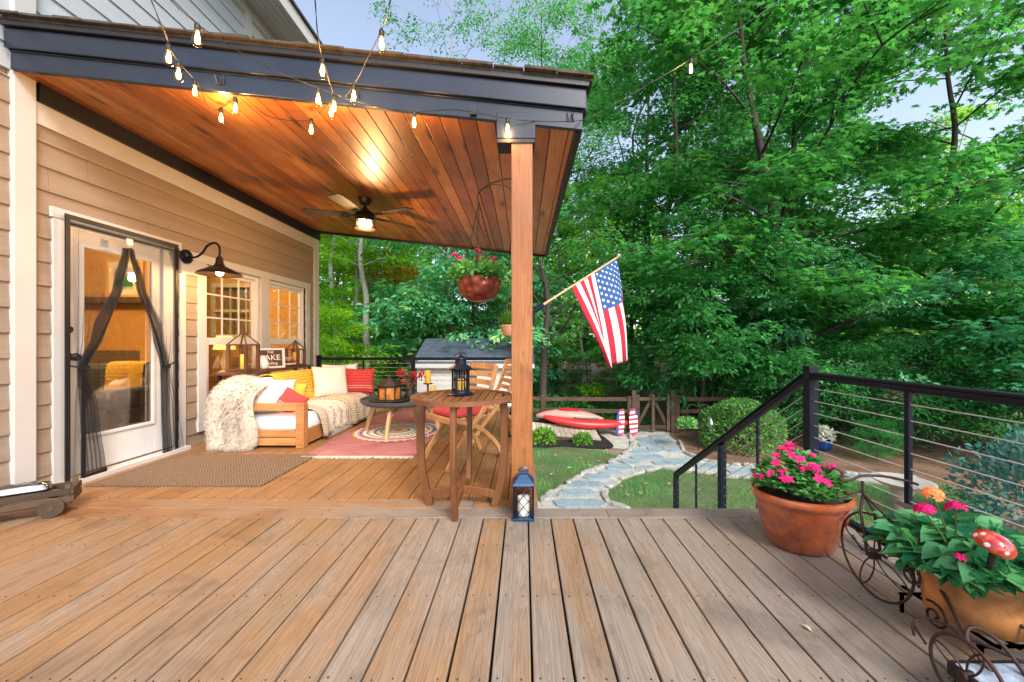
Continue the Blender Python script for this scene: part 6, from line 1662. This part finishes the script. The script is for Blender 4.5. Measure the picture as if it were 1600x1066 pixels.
def banners():
    mats = [plain('banner red',(.55,.02,.06),.7,0,.1,8,.1), plain('banner white',(.78,.75,.75),.7,0,.05,8,.1), plain('banner blue',(.03,.05,.22),.7,0,.15,8,.1)]
    for (x, y, lean, lab, blue) in ((2.62,10.62,.10,'narrow blue edged striped board leaning at the fence beside the kayak tip','L'),(3.03,10.7,.02,'narrow red striped board leaning at the fence next to the gate','R')):
        t = thing('striped_board', lab, 'board', (x,y,GZ)); b = MB(); w, h = .23, .68; n = 11
        for i in range(n):
            z0, z1 = h*i/n, h*(i+1)/n; k = lambda z: (.30+.70*math.sin(pi*min(1,max(0,.12+.80*z/h)))**.6)*w/2; sh = .05
            for m_, xa, xb in ((2,-1,-.35),(i % 2,-.35,1)) if blue == 'L' else ((i % 2,-1,.55),(2 if i > 7 else i % 2,.55,1)):
                q0, q1 = k(z0), k(z1); ox = lean*z0; ox1 = lean*z1
                P_ = [(x+xa*q0+ox,y+.22*z0,GZ+z0+sh*xa*.3),(x+xb*q0+ox,y+.22*z0,GZ+z0+sh*xb*.3),(x+xb*q1+ox1,y+.22*z1,GZ+z1+sh*xb*.3),(x+xa*q1+ox1,y+.22*z1,GZ+z1+sh*xa*.3)]
                P_ = [Vector(p)+Vector((0,0,.03)) for p in P_]; Q = [p+Vector((0,.05,0)) for p in P_]
                b.add(P_+Q, [(0,1,2,3),(7,6,5,4),(0,4,5,1),(1,5,6,2),(2,6,7,3),(3,7,4,0)], m_)
        b.build('panel', mats, t)
banners()
def shed():
    x0,x1,y0,y1 = -2.95,.15,10.9,13.8; ez, rz_ = .52, 1.20
    t = thing('garden_shed', 'pale sided garden shed with a blue grey shingle roof beyond the porch', 'shed', ((x0+x1)/2,(y0+y1)/2,GZ))
    b = MB(); z = GZ-.05
    while z < ez-.02:
        for X_ in (0,): b.add([(x0,y0,z),(x1,y0,z),(x1,y0+.012,z+.14),(x0,y0+.012,z+.14),(x0,y0+.05,z),(x1,y0+.05,z),(x1,y0+.05,z+.14),(x0,y0+.05,z+.14)], [(0,1,2,3),(7,6,5,4),(0,4,5,1),(1,5,6,2),(2,6,7,3),(3,7,4,0)])
        z += .14
    b.bb(x0+.01,x1-.01,y0+.051,y1,GZ-.05,ez-.03); ym = (y0+y1)/2; b.add([(x0+.011,y0+.06,ez-.03),(x0+.011,y1,ez-.03),(x0+.011,ym,rz_-.05),(x1-.011,y0+.06,ez-.03),(x1-.011,y1,ez-.03),(x1-.011,ym,rz_-.05)],[(0,1,2),(5,4,3)])
    b.build('wall', [M['shedwall']], t)
    b = MB(); rows = 9
    for sgn, ya in ((1,y0-.16),(-1,y1+.16)):
        for i in range(rows):
            f0, f1 = i/rows, (i+1.25)/rows; q = lambda f: (ya+(ym-ya)*min(f,1), ez-.03+(rz_-ez+.05)*min(f,1)); xx = x0-.15+rnd.uniform(0,.1)
            while xx < x1+.15:
                w = rnd.uniform(.25,.4); xe = min(xx+w,x1+.16); o = .012+rnd.uniform(0,.006); (ya_,za),(yb_,zb) = q(f0),q(f1)
                b.add([(xx+.004,ya_,za+o+.012),(xe-.004,ya_,za+o+.012),(xe-.004,yb_,zb+o),(xx+.004,yb_,zb+o),(xx+.004,ya_,za+o-.01),(xe-.004,ya_,za+o-.01)], [(0,1,2,3),(4,5,1,0)]); xx = xe
    for sgn, ya in ((1,y0-.16),(-1,y1+.16)): b.add([(x0-.15,ya,ez-.03),(x1+.15,ya,ez-.03),(x1+.15,ym,rz_+.02),(x0-.15,ym,rz_+.02)], [(0,1,2,3)])
    b.build('roof', [M['slate']], t, fix=False)
    b = MB(); b.bb(x0-.15,x1+.15,y0-.19,y0-.165,ez-.12,ez-.005); b.bb(x0-.02,x0+.08,y0-.02,y0-.001,GZ,ez-.04); b.bb(x1-.08,x1+.02,y0-.02,y0-.001,GZ,ez-.04); b.build('trim', [M['white']], t)
    b = MB()
    for a in ((-1.95,-1.90,-.75,.42),(-1.30,-1.25,-.75,.42),(-1.90,-1.30,.36,.42),(-1.90,-1.30,-.75,-.69)): b.bb(a[0],a[1],y0-.025,y0-.001,a[2],a[3])
    w = b.build('window', [M['white']], t); b = MB(); b.bb(-1.90,-1.30,y0-.006,y0-.003,-.69,.36); b.build('pane', [M['charcoal']], w)
shed()
# ================================================================== trees
TM = {}
BK, BP = M['bark'], M['barkpale']
TM['maple'] = tree_meshes(1, 16, .23, 3.0, 4.6, 34, 5, 4, 32, .18, 'star', BK, M['leaf_maple'], 'round', lean=(-2.6,.3), rad=.62, rise=.30, tilt=.36, bare=.42)
TM['maple2'] = tree_meshes(2, 15, .16, 2.0, 4.2, 32, 5, 4, 32, .18, 'star', BK, M['leaf_maple'], 'round', lean=(.5,.2), rad=.62, rise=.25, tilt=.36)
TM['gum'] = tree_meshes(3, 17, .16, 3.2, 3.4, 34, 4, 4, 44, .10, 'rhomb', BK, M['leaf_dark'], 'round', rad=.48, rise=.45, droop=.5, tilt=.8)
TM['loose'] = tree_meshes(4, 18, .15, 6.0, 3.6, 26, 4, 3, 44, .11, 'rhomb', BP, M['leaf_dark'], 'vase', rad=.42, rise=.6, droop=.5, tilt=.8)
TM['dogwood'] = tree_meshes(5, 5.6, .10, 1.25, 2.9, 24, 5, 4, 34, .17, 'oval', BK, M['leaf_dark'], 'flat', rad=.42, rise=.12, droop=.6, tilt=.5)
TM['star'] = tree_meshes(6, 5.2, .07, 1.2, 3.0, 17, 4, 4, 24, .16, 'star', BK, M['leaf_teal'], 'flat', rad=.50, rise=.10, droop=.35, tilt=.22)
TM['lime'] = tree_meshes(7, 13, .13, 1.0, 3.4, 30, 4, 3, 30, .17, 'oval', BP, M['leaf_light'], 'round', rad=.60, rise=.25)
TM['under'] = tree_meshes(8, 6, .06, .3, 2.4, 26, 4, 3, 30, .15, 'oval', BK, M['leaf_maple'], 'round', rad=.5, rise=.3)
TM['tall'] = tree_meshes(9, 19, .17, 9.0, 3.4, 22, 4, 3, 28, .20, 'oval', BP, M['leaf_light'], 'round', rad=.65, rise=.4, wob=.012)
TM['teal'] = tree_meshes(10, 7, .09, .8, 3.0, 26, 4, 4, 30, .15, 'oval', BK, M['leaf_teal'], 'round', rad=.5, rise=.2, droop=.5)
TM['underlight'] = (TM['under'][0], TM['under'][1].copy()); TM['underlight'][1].materials[0] = M['leaf_light']
TM['droop'] = tree_meshes(12, 2.7, .035, .35, 1.35, 22, 4, 3, 30, .085, 'oval', BK, M['leaf_dark'], 'round', rad=.30, rise=.35, droop=1.0, tilt=.7)
TM['hang'] = (TM['dogwood'][0], TM['dogwood'][1].copy()); TM['hang'][1].materials[0] = M['leaf_teal']
TM['gold'] = tree_meshes(11, 14, .12, 5.0, 2.6, 24, 4, 3, 24, .16, 'oval', BK, M['leaf_gold'], 'round', rad=.5, rise=.3)
def T(kind, name, label, x, y, s=1, rz=0, group=None, z=None, sxy=None):
    z = (GZ+max(0,y-15)*.045 if z is None else z)-.05
    return tree(name, label, TM[kind], (x,y,z), s, rz, group, sxy=sxy)
T('maple', 'maple_tree', 'tall maple with a slender dark trunk leaning left in the middle of the wood', 8.6, 11.6, 1.0, 0)
T('gum', 'sweetgum_tree', 'tall small leaved tree just right of the porch roof', 5.1, 13.2, .98, .6)
T('dogwood', 'dogwood_tree', 'low spreading dark leaved tree over the fence beside the gate', 5.45, 11.9, .98, 1.0)
T('star', 'star_leaf_maple', 'low layered star leaved maple reaching in from the right edge', 11.2, 8.5, .86, .4)
T('maple2', 'maple_tree', 'broad leafy maple filling the upper right corner', 12.8, 11.2, 1.02, 2.0)
T('maple2', 'maple_tree', 'bright maple leaning over the right railing from beyond the fence', 9.9, 14.6, 1.0, 4.2)
T('teal', 'understory_tree', 'cool green understory tree under the big maples beyond the pine straw', 8.3, 11.2, .75, .5)
T('teal', 'understory_tree', 'drooping understory tree over the far right fence', 12.3, 9.9, .8, 2.6)
T('under', 'understory_tree', 'bushy young tree right of the round boxwood', 7.6, 12.4, .85, 1.1)
T('loose', 'sweetgum_tree', 'tall open crowned tree rising over the middle of the porch roof', -2.9, 16.0, .95, .3)
T('loose', 'sweetgum_tree', 'tall wispy tree behind the right end of the porch roof', 1.6, 18.0, .92, 2.2)
T('lime', 'lime_leaved_tree', 'yellow green tree behind the rail fence and flag', 2.3, 15.2, .72, 1.4)
T('gum', 'sweetgum_tree', 'slim dark trunked tree beside the fence left of the flag', .60, 11.9, .78, 2.5)
T('hang', 'understory_tree', 'leafy teal tree drooping over the near corner of the shed roof', -1.9, 14.45, 1.2, 3.3)
T('teal', 'understory_tree', 'second teal tree behind the hanging copper basket', -.6, 15.8, .95, .9)
T('underlight', 'understory_tree', 'low green tree between the shed and the window wall', -5.6, 11.4, .62, .2)
T('underlight', 'understory_tree', 'bushy sapling against the porch railing at far left', -7.0, 13.2, .8, 2.2)
T('tall', 'pale_trunk_tree', 'straight pale trunk nearest the house corner', -7.4, 15.2, .62, .1, sxy=.95)
T('tall', 'pale_trunk_tree', 'straight pale trunk rising just behind the thin railing post', -5.35, 13.2, .56, 1.3, sxy=.9)
T('tall', 'pale_trunk_tree', 'thinner pale trunk between the two straight ones', -7.3, 17.0, .62, 2.9, sxy=.7)
T('gold', 'golden_tree', 'tall yellowing tree glowing beyond the fan', -6.6, 20.5, 1.0, .3)
T('lime', 'lime_leaved_tree', 'bright lime tree seen between the pale trunks', -8.8, 19.0, .8, .7)
T('gold', 'golden_tree', 'small yellowish treetop showing over the roof at upper left', -10.8, 22.5, 1.28, 2.1)
for x, y, s, q in ((8.1,9.9,.95,.2),(9.6,9.2,1.05,1.3),(11.0,8.6,1.0,2.9),(12.6,8.0,1.1,4.0),(7.0,10.6,.9,5.0)):
    tree('drooping_shrub', 'drooping green shrub in front of the far right fence', TM['droop'], (x,y,GZ-.05), s, q, 'drooping shrubs beyond the right railing', 'shrub')
tree('drooping_shrub', 'small low shrub alone on the pine straw beyond the railing', TM['droop'], (7.7,8.5,GZ-.05), .34, 1.0, None, 'shrub')
r = random.Random(31)
back = []
for i in range(26):
    f = (i+.5)/26; ang = -.72+1.62*f; D = r.uniform(19,29); back.append((math.tan(ang)*D if abs(ang) < 1.2 else 0, D))
kinds = ['lime','maple2','gum','lime','maple','under']
for i, (x, y) in enumerate(back):
    k = kinds[i % 6]
    if -.06 < x/y < .30 or (x/y > .3 and i % 3 == 2): continue
    if x/y < -.12:
        if i % 3 == 1: continue
        k = 'lime' if i % 2 else 'gold'
    T(k, 'woodland_tree', 'tall leafy woodland tree standing among others beyond the fence', x, y, r.uniform(.8,1.15) if k != 'under' else 1.5, r.uniform(0,6.28), 'woodland trees beyond the fence')
for i in range(15):
    f = (i+.5)/15; D = r.uniform(13.5,18); x = -12+34*f
    T('under', 'sapling', 'low leafy sapling in the undergrowth beyond the fence', x, D, r.uniform(.45,.75), r.uniform(0,6.28), 'saplings in the undergrowth')
# thin bare stems of the wood
def stem_trees():
    for i in range(22):
        D = r.uniform(14,30); x = r.uniform(-.75,1.15)*D; h = r.uniform(9,16); rr = r.uniform(.05,.15); b = MB()
        z = GZ+max(0,D-15)*.045-.1; pts = [Vector((x+r.gauss(0,.12)*k, D+r.gauss(0,.1)*k, z+h*k/6)) for k in range(7)]
        b.tube(catmull(pts,3), [rr*(1-.7*k/18) for k in range(19)], 7)
        t = thing('slender_trunk', 'slender bare trunk standing in the wood beyond the fence', 'tree', (x,D,z), 'slender trunks in the wood'); b.build('trunk', [BP if i % 3 == 0 else BK], t, smooth=60)
stem_trees()
# the far wood closes the view
def far_wood():
    q = np.random.default_rng(77); n = 46000; ang = q.uniform(-.95,1.05,n); D = q.uniform(33,46,n); x = np.tan(ang)*D
    top = 11+5*np.sin(ang*9)+3*np.sin(ang*23+1); z = GZ+1.0+(q.random(n)**.85)*top
    p = np.stack([x,D,z],-1); d = q.normal(0,1,(n,3)); d[:,2] -= .4; nn = q.normal(0,.5,(n,3))+[0,-.3,.9]
    me = leaves('far_wood', p, d, nn, .75*(.6+.8*q.random(n)), 'rhomb', M['leaf_light']); tag(link_mesh('far_wood', me), 'mass of far woodland foliage closing the view', 'woodland', None, 'stuff')
far_wood()
# undergrowth along the fence
def undergrowth():
    q = np.random.default_rng(78); n = 26000; x = q.uniform(-9,17,n); y = 11.9+3.2*q.random(n)+np.where(x > 9.5, -(x-9.5)*.42, 0); hh = .35+.55*np.abs(np.sin(x*1.3)*np.sin(x*.47+1))
    z = GZ+.03+q.random(n)**1.3*hh*np.where((x > 2.5)&(x < 7), .35, 1.0); keep = (np.sin(x*1.9+2)+np.sin(x*.8)+q.normal(0,.5,n)) > -.2; p = np.stack([x,y,z],-1)[keep]; n = len(p)
    d = q.normal(0,1,(n,3)); nn = q.normal(0,.4,(n,3))+[0,-.2,1]
    me = leaves('undergrowth', p, d, nn, .11*(.6+.8*q.random(n)), 'oval', M['leaf_maple']); tag(link_mesh('undergrowth', me), 'leafy undergrowth along the foot of the fence', 'undergrowth', None, 'stuff')
undergrowth()
# ================================================================== light, sky, camera
w = bpy.data.worlds.new('World'); scene.world = w; w.use_nodes = True
nt = w.node_tree; bg = nt.nodes['Background']
EL, AZ = math.radians(40), math.radians(152)     # soft evening light from behind and to the right
sky = nt.nodes.new('ShaderNodeTexSky'); sky.sky_type = 'NISHITA'; sky.sun_disc = False; sky.sun_elevation = EL; sky.sun_rotation = AZ
sky.air_density = 1.0; sky.dust_density = 2.5; sky.ozone_density = 1.2; sky.altitude = 200
hs = nt.nodes.new('ShaderNodeHueSaturation'); hs.inputs['Saturation'].default_value = .72; nt.links.new(sky.outputs[0], hs.inputs['Color'])
nt.links.new(hs.outputs[0], bg.inputs[0]); bg.inputs[1].default_value = .14
sl = bpy.data.lights.new('sun', 'SUN'); sl.energy = 1.6; sl.angle = math.radians(20); sl.color = (1,.95,.88)
so = bpy.data.objects.new('sun', sl); COL.objects.link(so)
sd = Vector((math.sin(AZ)*math.cos(EL), math.cos(AZ)*math.cos(EL), math.sin(EL)))
so.rotation_euler = sd.to_track_quat('Z', 'Y').to_euler()
cam = bpy.data.cameras.new('camera'); co = bpy.data.objects.new('camera', cam); COL.objects.link(co)
cam.sensor_width = 36; cam.lens = F/1600*36; cam.clip_start = .02; cam.clip_end = 400
co.location = (0,0,CH); co.rotation_euler = (pi/2,0,0)
cam.shift_x = (800-CU)/1600; cam.shift_y = -(533-CV)/1600
scene.camera = co
vs = scene.view_settings; vs.view_transform = 'Standard'; vs.look = 'None'; vs.exposure = 1.38; vs.gamma = 1; vs.use_curve_mapping = False
cy = scene.cycles
cy.use_denoising = True; cy.denoiser = 'OPENIMAGEDENOISE'; cy.denoising_input_passes = 'RGB_ALBEDO_NORMAL'
cy.max_bounces = 8; cy.diffuse_bounces = 4; cy.glossy_bounces = 3; cy.transmission_bounces = 6; cy.transparent_max_bounces = 24
cy.sample_clamp_indirect = 6; cy.caustics_reflective = False; cy.caustics_refractive = False; cy.use_adaptive_sampling = True; cy.adaptive_threshold = .01
cy.use_light_tree = True
